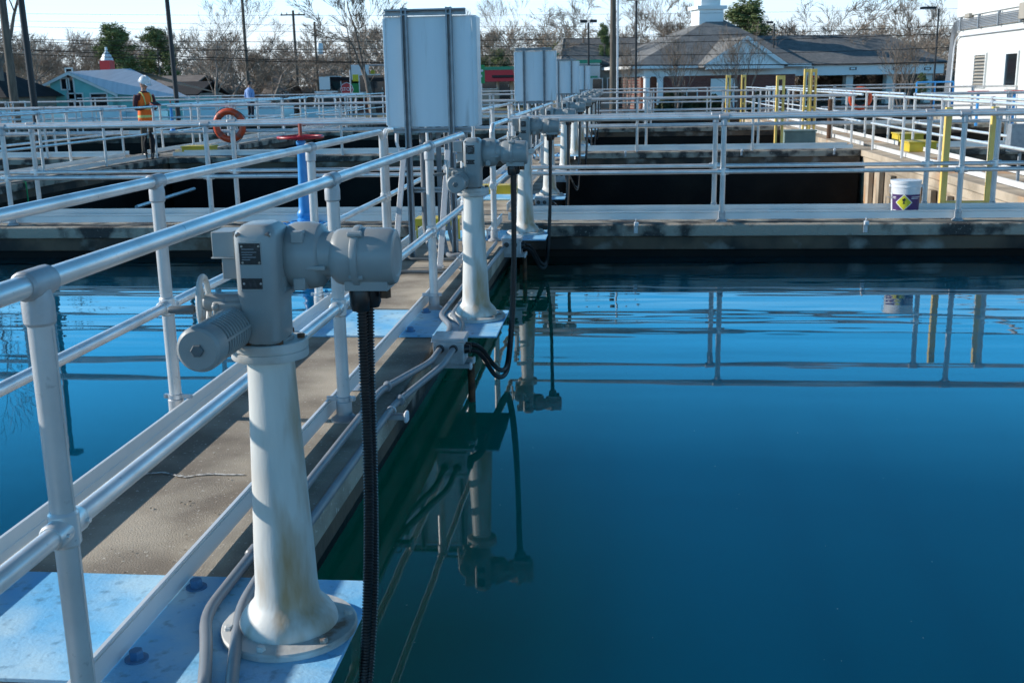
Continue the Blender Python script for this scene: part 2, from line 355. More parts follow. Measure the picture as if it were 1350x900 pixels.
def rough_edge_slab(mb, x0, y0, x1, y1, seg=.35):
    mb.b2((x0, y0, -.122), (x1, y1, 0))
def walkway(name, x0, y0, x1, y1, mats, over=.05, depth=-2.9, lit=None):
    """slab with an overhanging coping on a wall"""
    s = MB()
    s.b2((x0, y0, -.12), (x1, y1, 0), 0)
    long_x = (x1-x0) > (y1-y0)
    ox, oy = (0, over) if long_x else (over, 0)
    s.b2((x0+ox, y0+oy, -.262), (x1-ox, y1-oy, -.121), 1)
    ox, oy = (0, over+.03) if long_x else (over+.03, 0)
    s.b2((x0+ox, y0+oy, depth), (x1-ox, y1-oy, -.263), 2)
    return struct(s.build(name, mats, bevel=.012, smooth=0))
MX0, MX1 = -2.03, -1.035
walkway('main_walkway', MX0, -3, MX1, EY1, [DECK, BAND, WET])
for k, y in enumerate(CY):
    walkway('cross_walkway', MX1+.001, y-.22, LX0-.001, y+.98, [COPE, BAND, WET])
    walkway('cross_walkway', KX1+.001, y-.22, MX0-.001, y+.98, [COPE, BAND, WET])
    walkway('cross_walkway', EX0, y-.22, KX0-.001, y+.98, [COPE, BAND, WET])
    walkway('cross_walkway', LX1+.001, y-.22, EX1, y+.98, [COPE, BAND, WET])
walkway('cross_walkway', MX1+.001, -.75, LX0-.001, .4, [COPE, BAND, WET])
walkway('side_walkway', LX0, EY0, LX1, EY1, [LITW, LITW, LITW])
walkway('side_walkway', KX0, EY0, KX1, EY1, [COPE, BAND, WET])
for x in (EX0-.3, EX1-.001):
    struct(MB().b2((x, EY0, -3), (x+.3, EY1, .0)).build('basin_wall', [COPE], smooth=0))
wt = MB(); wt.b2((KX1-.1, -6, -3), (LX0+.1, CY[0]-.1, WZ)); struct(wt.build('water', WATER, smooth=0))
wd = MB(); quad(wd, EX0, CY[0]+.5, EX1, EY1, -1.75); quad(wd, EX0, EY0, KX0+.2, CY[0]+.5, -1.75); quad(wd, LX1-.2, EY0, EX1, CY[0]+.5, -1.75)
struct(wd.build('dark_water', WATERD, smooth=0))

# pale crack and scattered dead leaves on the deck
ck = MB(); P = [gz(x, y, .004) for x, y in ((192, 624), (215, 622), (232, 626), (246, 628), (262, 625), (280, 624), (300, 625), (322, 625))]
for a, b in zip(P, P[1:]):
    d = Vector((0, random.uniform(.007, .013), 0)); ck.add([a-d, b-d*.7, b+d*.7, a+d], [(0, 1, 2, 3)])
CRK = mat('crack_filler', (.75, .72, .66), .9, 0, (.2, .19, .17), 60)
tag(ck.build('crack_filler', CRK, smooth=0), 'pale wandering line of crack filler across the shaded and sunlit deck', 'crack filler')
LEAF = mat('dead_leaf', (.33, .27, .19), .8)
lf = MB()
for i in range(46):
    x = random.uniform(-1.66, -1.30); y = 2.9 + 2.9*random.random()**1.6; a = random.uniform(0, 6.3); s_ = random.uniform(.003, .008)
    u = Vector((math.cos(a), math.sin(a), 0))*s_; v = Vector((-math.sin(a), math.cos(a), 0))*s_*.6
    c = Vector((x, y, .004)); h = Vector((0, 0, s_*.5)); lf.add([c-u, c+v+h, c+u, c-v+h], [(0, 1, 2, 3)])
o = lf.build('leaf_litter', LEAF, smooth=0); tag(o, 'crumbs of dead leaf scattered over the dark concrete deck', 'leaf litter'); o['kind'] = 'stuff'

fs_ = MB(); SPK = mat('floating_speck', (.3, .3, .27), .9)
for i in range(130):
    x = random.uniform(-.6, 4.6) if i % 3 else -.9 + .5*random.random()**2; y = 2.2 + 8.6*random.random(); a = random.uniform(0, 6.3); s_ = random.uniform(.0015, .004)
    u = Vector((math.cos(a), math.sin(a), 0))*s_; v = Vector((-math.sin(a), math.cos(a), 0))*s_*.6; c = Vector((x, y, WZ+.0015)); fs_.add([c-u, c-v, c+u, c+v], [(0, 1, 2, 3)])
o = fs_.build('floating_specks', SPK, smooth=0); tag(o, 'tiny pale specks floating on the blue water', 'specks'); o['kind'] = 'stuff'

# ---------------------------------------------------------------- railings
RZ, MZ, TZ = 1.045, .506, .0957
RR, PR = .0235, .0265
def m_post(n=16):
    s = MB(); s.tube([(0, 0, .06), (0, 0, .99)], PR, n); s.box((.0255, 0, .52), (.004, .007, .86)); return s.mesh('post', POSTM)
def m_tee(n=16):                      # along local Y
    s = MB(); s.tube([(0, -.052, RZ), (0, -.045, RZ), (0, .045, RZ), (0, .052, RZ)], [.0262, .0315, .0315, .0262], n)
    s.tube([(0, 0, RZ), (0, 0, RZ-.04), (0, 0, RZ-.082), (0, 0, RZ-.088)], [.026, .033, .0325, .028], n); return s.mesh('rail_fitting', CAST)
def m_cross(n=16):
    s = MB(); s.tube([(0, -.062, MZ), (0, -.055, MZ), (0, .055, MZ), (0, .062, MZ)], [.0255, .03, .03, .0255], n)
    s.tube([(0, 0, MZ-.04), (0, 0, MZ-.034), (0, 0, MZ+.034), (0, 0, MZ+.04)], [.028, .0325, .0325, .028], n)
    for sy in (-1, 1): s.cyl((.02, sy*.045, MZ), (.036, sy*.045, MZ), .006, 8)
    return s.mesh('rail_fitting', ALU)
def m_base(n=20):
    s = MB(); s.lathe([(.06, .001), (.06, .01), (.045, .02), (.0345, .03), (.0345, .085), (.03, .09)], n=n); return s.mesh('base_fitting', CAST)
def m_brk():
    s = MB(); s.lathe([(.0268, .088), (.0325, .09), (.0325, .108), (.0268, .11)], n=16)
    s.box((.045, 0, .099), (.06, .012, .018)); s.box((-.038, 0, .099), (.026, .02, .018)); s.cyl((-.042, -.018, .099), (-.042, .018, .099), .006, 8); return s.mesh('toe_bracket', GALV)
PM, TM, CM, BM, KM = m_post(), m_tee(), m_cross(), m_base(), m_brk()
fpm = MB().tube([(0, 0, 0), (0, 0, RZ)], PR, 8).mesh('post', POSTM)
ftm = MB().tube([(0, -.05, RZ), (0, .05, RZ)], .032, 8).tube([(0, 0, RZ-.09), (0, 0, RZ)], .033, 8).mesh('rail_fitting', CAST)
def railing(label, a, b, posts, toe_side=1, detail=1, elbow0=False, elbow1=False, toe=True, group=None, name='railing', toe_ends=(0, 0), top=True):
    """straight run from a to b (ground points); posts are distances along it; toe_side picks the deck side"""
    a = Vector((*a, 0)); b = Vector((*b, 0)); d = b-a; Ln = d.length; ang = math.atan2(d.y, d.x) - math.pi/2   # local +Y runs along
    root = thing(name, label, 'railing', a, ang, group or 'tube railings beside the basins')
    n = 16 if detail else 10
    e = .085
    P = []
    if elbow0: P += [Vector((0, 0, .86))] + [Vector((0, e - e*math.cos(t), RZ - e + e*math.sin(t))) for t in [i*math.pi/12 for i in range(7)]]
    else: P += [Vector((0, 0, RZ))]
    if elbow1: P += [Vector((0, Ln - e + e*math.cos(t), RZ - e + e*math.sin(t))) for t in [math.pi/2 - i*math.pi/12 for i in range(7)]] + [Vector((0, Ln, .86))]
    else: P += [Vector((0, Ln, RZ))]
    MB().tube(P, RR, n).build('top_rail', ALU, root)
    MB().tube([(0, 0, MZ), (0, Ln, MZ)], RR*.95, n).build('mid_rail', ALU, root)
    if toe:
        tx = .072*toe_side; t = MB(); y0, y1 = toe_ends[0], Ln+toe_ends[1]
        sx = -toe_side
        prof = [(0, .016), (.006, .016), (.006, .0765), (.0006, .0775), (.0006, .0825), (.006, .0835), (.009, .09), (.009, .0957), (-.002, .0957), (-.002, .091), (0, .09), (0, .05), (-.003, .048), (-.003, .044), (0, .042)]
        t.prism(prof, lambda u, v: (tx+sx*u, y0, v), lambda u, v: (tx+sx*u, y1, v)) if toe_side < 0 else t.prism(prof[::-1], lambda u, v: (tx+sx*u, y0, v), lambda u, v: (tx+sx*u, y1, v))
        t.build('toe_board', TOE, root, smooth=0)
    for q in posts:
        if detail:
            end = (elbow0 and q < .01) or (elbow1 and q > Ln-.01)
            p = link('post', PM, root, loc=(0, q, 0))
            if not end: link('rail_fitting', TM, p)
            link('rail_fitting', CM, p); link('base_fitting', BM, p)
            if toe: k = link('toe_bracket', KM, p, rotz=0 if toe_side > 0 else math.pi)
        else:
            p = link('post', fpm, root, loc=(0, q, 0))
            if detail == 0: link('rail_fitting', ftm, p)
    return root

railing('main walkway railing on the pedestal side, crossing the whole lower view up to the cabinet', (XR, -.27), (XR, 8.36), [0, 2.37, 4.74, 7.11, 8.63], -1, 1, False, True, toe_ends=(0, .3))
railing('main walkway railing away from the pedestals, ending in an elbow by the large cabinet', (XL, -.27), (XL, 8.98), [2.37, 4.75, 7.12, 9.25], 1, 1, False, True)
railing('short railing behind the large cabinet, its elbow close beside that of the longer rail', (XL, 9.09), (XL, CY[0]), [0, 2.1], 1, 1, True, False)
railing('short corner railing with an elbow post behind the second pedestal', (XR+.04, 9.95), (XR+.04, CY[0]), [0], -1, 1, True, False)
c1 = dict(detail=1, group='tube railings of the cross walkways')
railing('railing on the near edge of the first cross walkway, in front of the white bucket', (XR+.03, CY[0]), (LX0-.1, CY[0]), [2.2, 4.53], -1, **c1)
railing('railing on the back edge of the first cross walkway, behind the white bucket', (XR+.03, CY[0]+.76), (LX0-.1, CY[0]+.76), [2.18, 4.40, 5.1], 1, **c1)
railing('near-edge railing of the first cross walkway behind the blue valve stand', (XL, CY[0]), (KX1, CY[0]), [2.38, 4.63, 7.0], 1, **c1)
railing('back-edge railing of the first cross walkway behind the blue valve stand', (XL, CY[0]+.76), (KX1, CY[0]+.76), [2.36, 4.72, 7.0], -1, **c1)
ORD = ['first', 'second', 'third', 'fourth']
for k in range(1, 4):
    y = CY[k]; dt = 0 if k < 3 else -1
    for (x0, x1, nm) in ((XR+.03, LX0-.1, 'between the pedestals and the sunlit side wall'), (XL, KX1, 'between the cabinets and the worker’s walkway'),
                         (KX0, EX0+.2, 'on the side of the teal house'), (LX1+.1, EX1-.1, 'on the side of the white plant building')):
        s = 1 if x1 > x0 else -1; ln = abs(x1-x0); ps = [q for q in np.arange(1.1 + .4*k, ln, 2.3)]
        nm = nm.replace('’s', '')
        railing(f'near-edge railing of the {ORD[k]} cross walkway {nm}', (x0, y), (x1, y), ps, -s, dt, group='tube railings of the cross walkways')
        railing(f'back-edge railing of the {ORD[k]} cross walkway {nm}', (x0, y+.76), (x1, y+.76), [q+.2 for q in ps if q+.2 < ln], s, dt, group='tube railings of the cross walkways')
# first crossing continues beyond the side walkways
railing('near-edge railing of the first cross walkway on the side of the teal house', (KX0, CY[0]), (EX0+.2, CY[0]), [1, 3.3, 5.6, 7.9, 10.2], 1, 0, group='tube railings of the cross walkways')
railing('back-edge railing of the first cross walkway on the side of the teal house', (KX0, CY[0]+.76), (EX0+.2, CY[0]+.76), [1.2, 3.5, 5.8, 8.1, 10.4], -1, 0, group='tube railings of the cross walkways')
for k in range(3):                       # along the long walkways
    y0, y1 = CY[k]+.86, CY[k+1]-.1; ps = list(np.arange(.9, y1-y0, 2.3)); dt = 0
    w_ = ['nearer', 'middle', 'farther'][k]
    railing(f'basin-side railing on the {w_} stretch of the sunlit side walkway with yellow boxes', (LX0+.2, y0), (LX0+.2, y1), ps, 1, dt, group='railings along the side walkways')
    railing(f'outer railing on the {w_} stretch of the sunlit side walkway with yellow boxes', (LX1-.2, y0), (LX1-.2, y1), [q+.3 for q in ps], -1, dt, group='railings along the side walkways')
    railing(f'basin-side railing on the {w_} stretch of the side walkway leading to the worker', (KX1-.2, y0), (KX1-.2, y1), ps, -1, dt, group='railings along the side walkways')
    railing(f'outer railing on the {w_} stretch of the side walkway leading to the worker', (KX0+.2, y0), (KX0+.2, y1), [q+.3 for q in ps], 1, dt, group='railings along the side walkways')
    railing(f'pedestal-side railing on the main walkway stretch past the {ORD[k]} crossing', (XR, CY[k]+.9), (XR, CY[k]+8.2), [.2, 2.5, 4.8, 7.0], -1, dt, False, True, group='railings along the main walkway')
    railing(f'cabinet-side railing on the main walkway stretch past the {ORD[k]} crossing', (XL, CY[k]+.9), (XL, CY[k]+8.8), [.2, 2.5, 4.8, 7.4], 1, dt, False, True, group='railings along the main walkway')

# ---------------------------------------------------------------- valve actuators
def corrugated(path, r, amp, step):
    P = smooth_path(path, 40); out = [P[0]]; rr = [r]; acc = 0; total = 0
    segs = [(a, b) for a, b in zip(P, P[1:])]
    Ls = [(b-a).length for a, b in segs]; T = sum(Ls); n = int(T/step)*4; pts = []; rad = []; cum = [0]
    for l_ in Ls: cum.append(cum[-1]+l_)
    j = 0
    for i in range(n+1):
        s_ = T*i/n
        while j < len(Ls)-1 and cum[j+1] < s_: j += 1
        t = (s_-cum[j])/max(Ls[j], 1e-9); pts.append(P[j].lerp(P[j+1], min(1, t))); rad.append(r + amp*(1, 1, -1, -1)[i % 4])
    return pts, rad

def make_actuator(fine=True):
    root = thing('valve_actuator', '', 'valve actuator', group='grey motor actuators on pedestals beside the main walkway')
    n = 48 if fine else 24
    # pedestal
    prof = [(.131, .020), (.129, .036), (.124, .050), (.116, .063), (.104, .076), (.093, .088), (.0860, .102), (.0822, .13), (.078, .25), (.072, .38), (.0665, .52), (.062, .64), (.0595, .73), (.059, .757)]
    ped = MB().lathe(prof, n=n).build('pedestal', PAINT, root)
    s = MB().lathe([(.176, 0), (.180, .003), (.180, .016), (.176, .021), (.12, .026)], n=n)
    bf = s.build('base_flange', FLNG, root)
    for i in range(6):
        a = i*math.pi/3+.35; c = (math.cos(a)*.157, math.sin(a)*.157)
        MB().lathe([(.0125, .018), (.0125, .03), (.009, .034)], (c[0], c[1], 0), n=6).build('bolt', FLNG, bf, smooth=20)
    s = MB().lathe([(.066, .748), (.094, .755), (.096, .758), (.096, .775), (.092, .7765), (.092, .779), (.096, .7805), (.096, .798), (.093, .801)], n=n)
    mf = s.build('mounting_flange', FLNG, root)
    for i in range(6):
        a = i*math.pi/3+.1; c = (math.cos(a)*.08, math.sin(a)*.08); MB().lathe([(.010, .8), (.010, .811)], (c[0], c[1], 0), n=6).build('bolt', RUST, mf, smooth=20)
    # vertical gear housing: rounded-rectangle section, domed shoulder
    def rrect(hx, hy, r, k=5):
        out = []
        for cx, cy, a0 in ((hx-r, hy-r, 0), (-hx+r, hy-r, 90), (-hx+r, -hy+r, 180), (hx-r, -hy+r, 270)):
            for i in range(k+1): a = R_(a0+90*i/k); out.append((cx+r*math.cos(a), cy+r*math.sin(a)))
        return out
    def loft(mb, secs, cx, cy):
        k = len(secs[0][0]); vs = []; fs = []
        for pts, z in secs: vs += [(cx+x, cy+y, z) for x, y in pts]
        for i in range(len(secs)-1):
            for j in range(k): fs.append((i*k+j, i*k+(j+1) % k, (i+1)*k+(j+1) % k, (i+1)*k+j))
        fs.append(tuple(reversed(range(k)))); fs.append(tuple(range((len(secs)-1)*k, len(secs)*k))); mb.add(vs, fs)
    h = MB(); cx, cy = .010, -.03
    loft(h, [(rrect(.042, .062, .03), .806), (rrect(.048, .068, .03), .814), (rrect(.049, .069, .028), .90), (rrect(.052, .071, .022), .93), (rrect(.052, .071, .022), 1.068), (rrect(.048, .067, .024), 1.082), (rrect(.037, .056, .026), 1.093), (rrect(.034, .053, .026), 1.095)], cx, cy)
    h.lathe([(.062, .80), (.062, .808)], (0, 0, 0), n=24)
    h.lathe([(.056, -.075), (.056, .06), (.05, .068)], (.010, .02, .945), (0, 1, 0), 24)
    gh = h.build('gear_housing', ACT, root, smooth=40)
    fy = cy-.071
    def plate(name, x0, x1, z0, z1, m):
        return MB().b2((x0, fy-.003, z0), (x1, fy+.004, z1)).build(name, m, gh, bevel=.0012, smooth=0)
    MB().b2((-.028, fy-.0012, .938), (.031, fy+.006, 1.060)).build('name_panel', ACT, gh, bevel=.003, smooth=0)
    p1 = plate('nameplate', -.024, .027, 1.004, 1.055, PLATE); p2 = plate('nameplate', -.024, .027, .945, .971, PLATE)
    for (x, z) in ((-.017, 1.048), (.024, 1.048), (-.017, 1.009), (.024, 1.009), (-.017, .9585), (.024, .9585)):
        MB().cyl((x, fy-.0045, z), (x, fy, z), .0028, 8).build('screw', STEEL, gh)
    for z, wv in ((1.041, .030), (1.034, .036), (1.028, .026), (1.022, .034), (1.016, .020)):   # rows of fine engraving
        MB().b2((-.018, fy-.0036, z-.0011), (-.018+wv, fy-.0028, z+.0011)).build('engraving', PIPE, gh, smooth=0)
    # corner lugs with set screws at the shoulder
    for sx in (-1, 1): MB().cyl((cx+sx*.036, fy+.002, 1.072), (cx+sx*.036, fy+.02, 1.078), .007, 10).build('screw', STEEL, gh)
    # drum behind with recesses and neck
    d = MB().lathe([(.052, -.02), (.075, .0), (.083, .02), (.084, .055), (.078, .085), (.06, .098)], (.055, .035, 1.005), (1, 0, 0), 40)
    d.lathe([(.056, 0), (.056, .03), (.057, .06)], (.135, .02, 1.01), (1, 0, 0), 32)
    d.box((.14, -.02, .985), (.05, .05, .012))
    for sx, z in ((.098, 1.06), (.098, .945)): d.box((sx, -.022, z), (.03, .04, .03))
    d.build('drive_drum', ACT, root, bevel=.003)
    t = MB().lathe([(.057, -.002), (.066, .008), (.070, .02), (.070, .052), (.076, .053), (.077, .057), (.077, .066), (.076, .070), (.0705, .071), (.0705, .142), (.066, .153), (.056, .157), (.048, .157), (.047, .1555), (.0, .1555)], (.175, .02, 1.004), (1, 0, 0), 44)
    t.b2((.205, -.022, .925), (.312, .062, .965))
    for i in range(4):
        a = i*math.pi/2+.75; y, z = .02+math.cos(a)*.074, 1.012+math.sin(a)*.074; t.cyl((.222, y, z), (.256, y, z), .008, 10)
    tcov = t.build('terminal_cover', ACT, root, bevel=.003)
    MB().lathe([(.014, 0), (.014, .022), (.010, .026)], (.297, .02, .901), n=6).build('plug', RUST, tcov, smooth=20)
    MB().lathe([(.021, .87), (.026, .885), (.027, .918), (.024, .927)], (.235, .012, 0), n=20).lathe([(.019, .875), (.024, .888), (.024, .926)], (.258, .034, 0), n=20).build('hose_gland', BLK, root)
    # small cover on the other side
    b = MB(); b.box((-.078, -.02, 1.046), (.056, .085, .062)); b.box((-.078, -.02, 1.014), (.062, .091, .004)); b.box((-.066, -.02, .988), (.042, .07, .054)); b.cyl((-.06, .01, .99), (-.02, .01, .99), .045, 24)
    b.build('side_cover', ACT, root, bevel=.008)
    # finned motor pointing along the walkway
    m = MB(); A = (-.060, .02, .846)
    m.lathe([(.03, -.02), (.050, 0), (.050, .05)], A, (0, -1, 0), 32)
    pr = []
    y = .10
    while y < .285:
        pr += [(.040, y), (.040, y+.0085), (.0512, y+.0095), (.0512, y+.0155), (.040, y+.0165)]; y += .0168
    m.lathe([(.04, .06)] + pr + [(.044, .288)], A, (0, -1, 0), 40)
    for k in range(5): a = k*2*math.pi/5+.2; m.box((A[0]+math.cos(a)*.048, A[1]-.193, A[2]+math.sin(a)*.048), (.006, .19, .006), rot=Matrix.Rotation(-a, 3, 'Y'))
    mo = m.build('motor', ACT, root)
    f = MB(); f.lathe([(.0505, .285), (.053, .287), (.053, .322), (.0505, .330), (.044, .335), (.0, .335)], A, (0, -1, 0), 40); f.build('end_cap', ACT, mo)
    f = MB(); f.lathe([(.015, .335), (.015, .341), (.013, .343), (.0, .343)], A, (0, -1, 0), 6); f.build('plug', ACTD, mo, smooth=20)
    f = MB(); f.box((A[0], A[1]-.075, A[2]), (.118, .016, .118), rot=Matrix.Rotation(R_(0), 3, 'Y'))
    for sx in (-1, 1):
        for sz in (-1, 1): f.cyl((A[0]+sx*.048, A[1]-.095, A[2]+sz*.048), (A[0]+sx*.048, A[1]-.06, A[2]+sz*.048), .009, 10)
    f.build('motor_flange', ACT, mo, bevel=.006)
    # handwheel on its stub shaft
    hs = MB(); hs.cyl((-.15, -.028, .897), (-.02, -.02, .897), .022, 20); hs.lathe([(.03, 0), (.03, .03)], (-.06, -.02, .897), (1, 0, 0), 20); hs.b2((-.09, -.05, .875), (.0, .03, .915)); hs.build('wheel_shaft', ACT, root, bevel=.006)
    ax = Vector((1, .18, 0)); hw = MB(); hw.torus((-.150, -.03, .897), .064, .0075, ax, 36, 10)
    for k in range(3):
        a = k*2*math.pi/3-.3; q = Vector((0, 0, 1)).rotation_difference(ax.normalized()); e = q @ Vector((math.cos(a)*.064, math.sin(a)*.064, 0)); hw.tube([(-.150, -.03, .897), Vector((-.150, -.03, .897))+e], .006, 8)
    hw.cyl((-.165, -.033, .897), (-.13, -.026, .897), .014, 16)
    wh = hw.build('handwheel', FLNG, root)
    MB().tube([(-.155, -.05, .885), (-.166, -.052, .885)], .006, 10).lathe([(.009, 0), (.011, .004), (.0095, .06), (.007, .066)], (-.166, -.052, .885), (-1, -.05, -.02), 14).build('crank_handle', ACTD, wh)
    # two corrugated hoses drop past the plate and loop back to the junction box
    p1 = [(.238, .012, .90), (.238, .005, .75), (.238, -.015, .40), (.226, -.05, .08), (.215, -.12, -.14), (.205, -.26, -.25), (.17, -.45, -.2), (.1, -.62, -.04), (.03, -.7, .0)]
    p2 = [(.252, .036, .90), (.247, .031, .75), (.243, .014, .40), (.236, -.025, .08), (.222, -.11, -.16), (.208, -.26, -.28), (.17, -.48, -.24), (.1, -.64, -.07), (.03, -.715, -.03)]
    for p in (p1, p2):
        if fine:
            pt, rr = corrugated(p, .0118, .0018, .008); MB().tube(pt, rr, 14).build('hose', BLK, root)
        else: MB().tube(smooth_path(p, 6), .0165, 8).build('hose', BLK, root)
    return root
act = make_actuator(True)
rough_act = None
PLT = .014
APOS = [(-.875, 2.59), (-.882, 6.54), (-.90, 10.36)] + [(-.89, y+PIT*k) for k in (1, 2, 3) for y in (2.6, 6.5, 10.4)][:7]
ALAB = ['rust-streaked grey pedestal with finned motor actuator bolted on the closest blue plate',
        'second grey valve actuator, on the blue plate beside the open junction box',
        'third grey valve actuator, at the corner where the first cross walkway begins',
        'fourth grey valve actuator, first one beyond the first crossing', 'fifth valve actuator, halfway along the second basin', 'sixth valve actuator, just before the second crossing',
        'seventh valve actuator, first beyond the second crossing', 'eighth valve actuator, halfway along the third basin', 'ninth valve actuator, just before the third crossing', 'tenth valve actuator, beyond the third crossing']
def blue_plate(x0, y0, x1, y1, label):
    r = thing('blue_plate', label, 'steel plate', (x0, y0, 0), 0, 'blue steel plates under the actuators')
    MB().b2((0, 0, .002), (x1-x0, y1-y0, PLT)).build('plate', BLUE, r, bevel=.002, smooth=0)
    for bx in (-1.222,):
        for by in (.11, y1-y0-.075):
            s = MB().lathe([(.03, PLT), (.03, PLT+.004)], n=20).lathe([(.019, PLT+.004), (.019, PLT+.022), (.016, PLT+.026)], n=6)
            s.build('bolt', BOLTB, r, smooth=20, loc=(bx-x0, by, 0))
    return r
for i, (x, y) in enumerate(APOS):
    if i == 3: rough_act = make_actuator(False); o = rough_act
    elif i == 0: o = act
    else: o = copy_tree(act if i < 3 else rough_act)
    o.location = (x, y, PLT); o['label'] = ALAB[i]
    lab = ['blue painted plate with dark bolts under the closest pedestal', 'blue plate with sunlit band under the second pedestal', 'blue plate at the corner under the third pedestal'] + [f'blue plate under the {n_} pedestal' for n_ in ('fourth', 'fifth', 'sixth', 'seventh', 'eighth', 'ninth', 'tenth')]
    if i == 0: blue_plate(-2.025, 2.30, -.70, 2.89, lab[0])
    elif i == 1: blue_plate(-2.025, 6.04, -.70, 6.76, lab[1])
    else: blue_plate(-2.025, y-.42, -.68, y+.22, lab[i])

# ---------------------------------------------------------------- junction boxes and conduits
def jbox(loc, label):
    r = thing('junction_box', label, 'junction box', loc, 0, 'galvanised junction boxes beside the walkway')
    MB().b2((0, 0, -.08), (.17, .17, .052)).build('box_body', GALV, r, bevel=.004, smooth=0)
    MB().b2((-.006, -.006, .052), (.176, .176, .07)).b2((-.009, -.009, .046), (.179, .179, .052)).build('lid', GALV, r, bevel=.004, smooth=0)
    for bx in (.04, .115): MB().tube([(bx, -.001, .01), (bx, -.022, .012)], [.024, .02], 16).build('hose_gland', BLK, r)
    for by in (.045, .1): MB().tube([(.171, by, .0), (.2, by, .002)], [.027, .022], 16).build('hose_gland', BLK, r)
    for yy in (.03, .16):     # slotted channels that carry it
        s = MB().b2((-.23, yy-.02, -.103), (.2, yy+.02, -.100)).b2((-.23, yy-.02, -.100), (.2, yy-.017, -.082)).b2((-.23, yy+.017, -.100), (.2, yy+.02, -.082))
        c = s.build('support_channel', GALV, r, smooth=0)
        for xx in (-.234, .204): MB().box((xx, yy, -.093), (.014, .048, .034)).build('end_cap', WPLA, c, bevel=.004)
    MB().tube([(.188, .16, -.1), (.188, .16, -1.5)], .02, 14).build('support_pipe', RUST, r)
    return r
jbox((-1.02, 5.74, 0), 'grey junction box with two conduits in front of the second pedestal')
jbox((-1.05, 9.62, 0), 'grey junction box half hidden behind the second pedestal, near the third one')
jbox((-1.02, 13.1, 0), 'small grey junction box past the first crossing, nearest of those in the second basin')
jbox((-1.02, 17.0, 0), 'small grey junction box farther along the second basin')

def conduit(pts, label, r=.0165, coupler=None, m=PIPE):
    t = thing('conduit', label, 'conduit', pts[0], 0, 'grey conduits running along the walkway edge')
    o = Vector(pts[0]); P = [Vector(p)-o for p in pts]
    MB().tube(fillet(P, .09, 6), r, 14).build('tube', m, t)
    for c, d in (coupler or []):
        c = Vector(c)-o; d = Vector(d).normalized(); MB().tube([c-d*.03, c-d*.024, c+d*.024, c+d*.03], [r, r*1.28, r*1.28, r], 14).build('coupling', m, t)
    return t
conduit([(-.98, 5.71, .01), (-.98, 5.45, .012), (-1.115, 4.85, .03), (-1.12, 2.62, .034), (-1.04, 2.42, .034), (-.965, 2.2, .034)], 'grey conduit crossing the blue plate next to the bolts', coupler=[((-1.119, 3.02, .0335), (0, 1, 0)), ((-1.1, 4.92, .027), (.2, -1, 0))])
conduit([(-.905, 5.71, .01), (-.905, 5.42, .008), (-1.035, 4.75, -.012), (-1.045, 3.1, -.012), (-1.05, 2.95, .034), (-1.035, 2.66, .034), (-.975, 2.45, .034), (-.90, 2.2, .034)], 'grey conduit bent around the rust-streaked pedestal foot', coupler=[((-1.02, 4.82, -.01), (.2, -1, 0))])
conduit([(-1.10, 9.6, .03), (-1.10, 6.5, .034), (-.99, 6.2, .034), (-.98, 5.91, .01)], 'grey conduit behind the junction box, against the toe board')
conduit([(-1.03, 9.6, -.01), (-1.03, 6.95, .034), (-1.03, 6.5, .034), (-.92, 6.25, .034), (-.905, 5.91, .01)], 'grey conduit behind the junction box, outer one by the second pedestal')
def pipe_clip(loc, label):
    t = thing('pipe_bracket', label, 'bracket', loc, 0, 'channel brackets with white caps')
    s = MB().b2((-.12, -.02, -.02), (.06, .02, -.017)).b2((-.12, -.02, -.017), (.06, -.017, .0)).b2((-.12, .017, -.017), (.06, .02, 0)); s.build('channel', GALV, t, smooth=0)
    for x in (-.125, .068): MB().box((x, 0, -.01), (.018, .05, .05)).build('end_cap', WPLA, t, bevel=.008)
    MB().torus((0, 0, .016), .02, .004, (0, 1, 0), 16, 6).build('pipe_clamp', GALV, t)
pipe_clip((-1.02, 4.62, -.018), 'channel bracket with white end cap clamping the outer conduit')
# splice plate of the toe board
sp_ = MB().b2((-.05, -.06, .002), (.06, .06, .006)); tag(sp_.build('splice_plate', GALV, smooth=0, loc=(-1.25, 4.98, 0)), 'small grey metal splice plate lying under the toe board', 'plate')

def coping_clamp(x, y, label):
    t = thing('wall_clamp', label, 'clamp', (x, y, 0), 0, 'small clamps on the front of the cross walls')
    MB().b2((-.02, -.012, -.085), (.02, -.004, .03)).b2((-.02, -.02, -.085), (-.016, -.012, .03)).b2((.016, -.02, -.085), (.02, -.012, .03)).build('channel', GALV, t, smooth=0)
    MB().box((.005, -.03, .01), (.045, .03, .04)).build('end_cap', WPLA, t, bevel=.006)
    MB().torus((0, -.02, .045), .018, .005, (1, 0, 0), 14, 6).build('ring', GALV, t)
for k, y in enumerate(CY[:2]):
    for j, x in enumerate((.16, 2.42) if k == 0 else (.1, 2.4, 4.2)):
        coping_clamp(x, y-.222, f'small galvanised clamp on the {ORD[k]} cross wall, {("closest to the pedestals", "below the bucket side" if k == 0 else "midway along", "by the sunlit wall")[j]}')

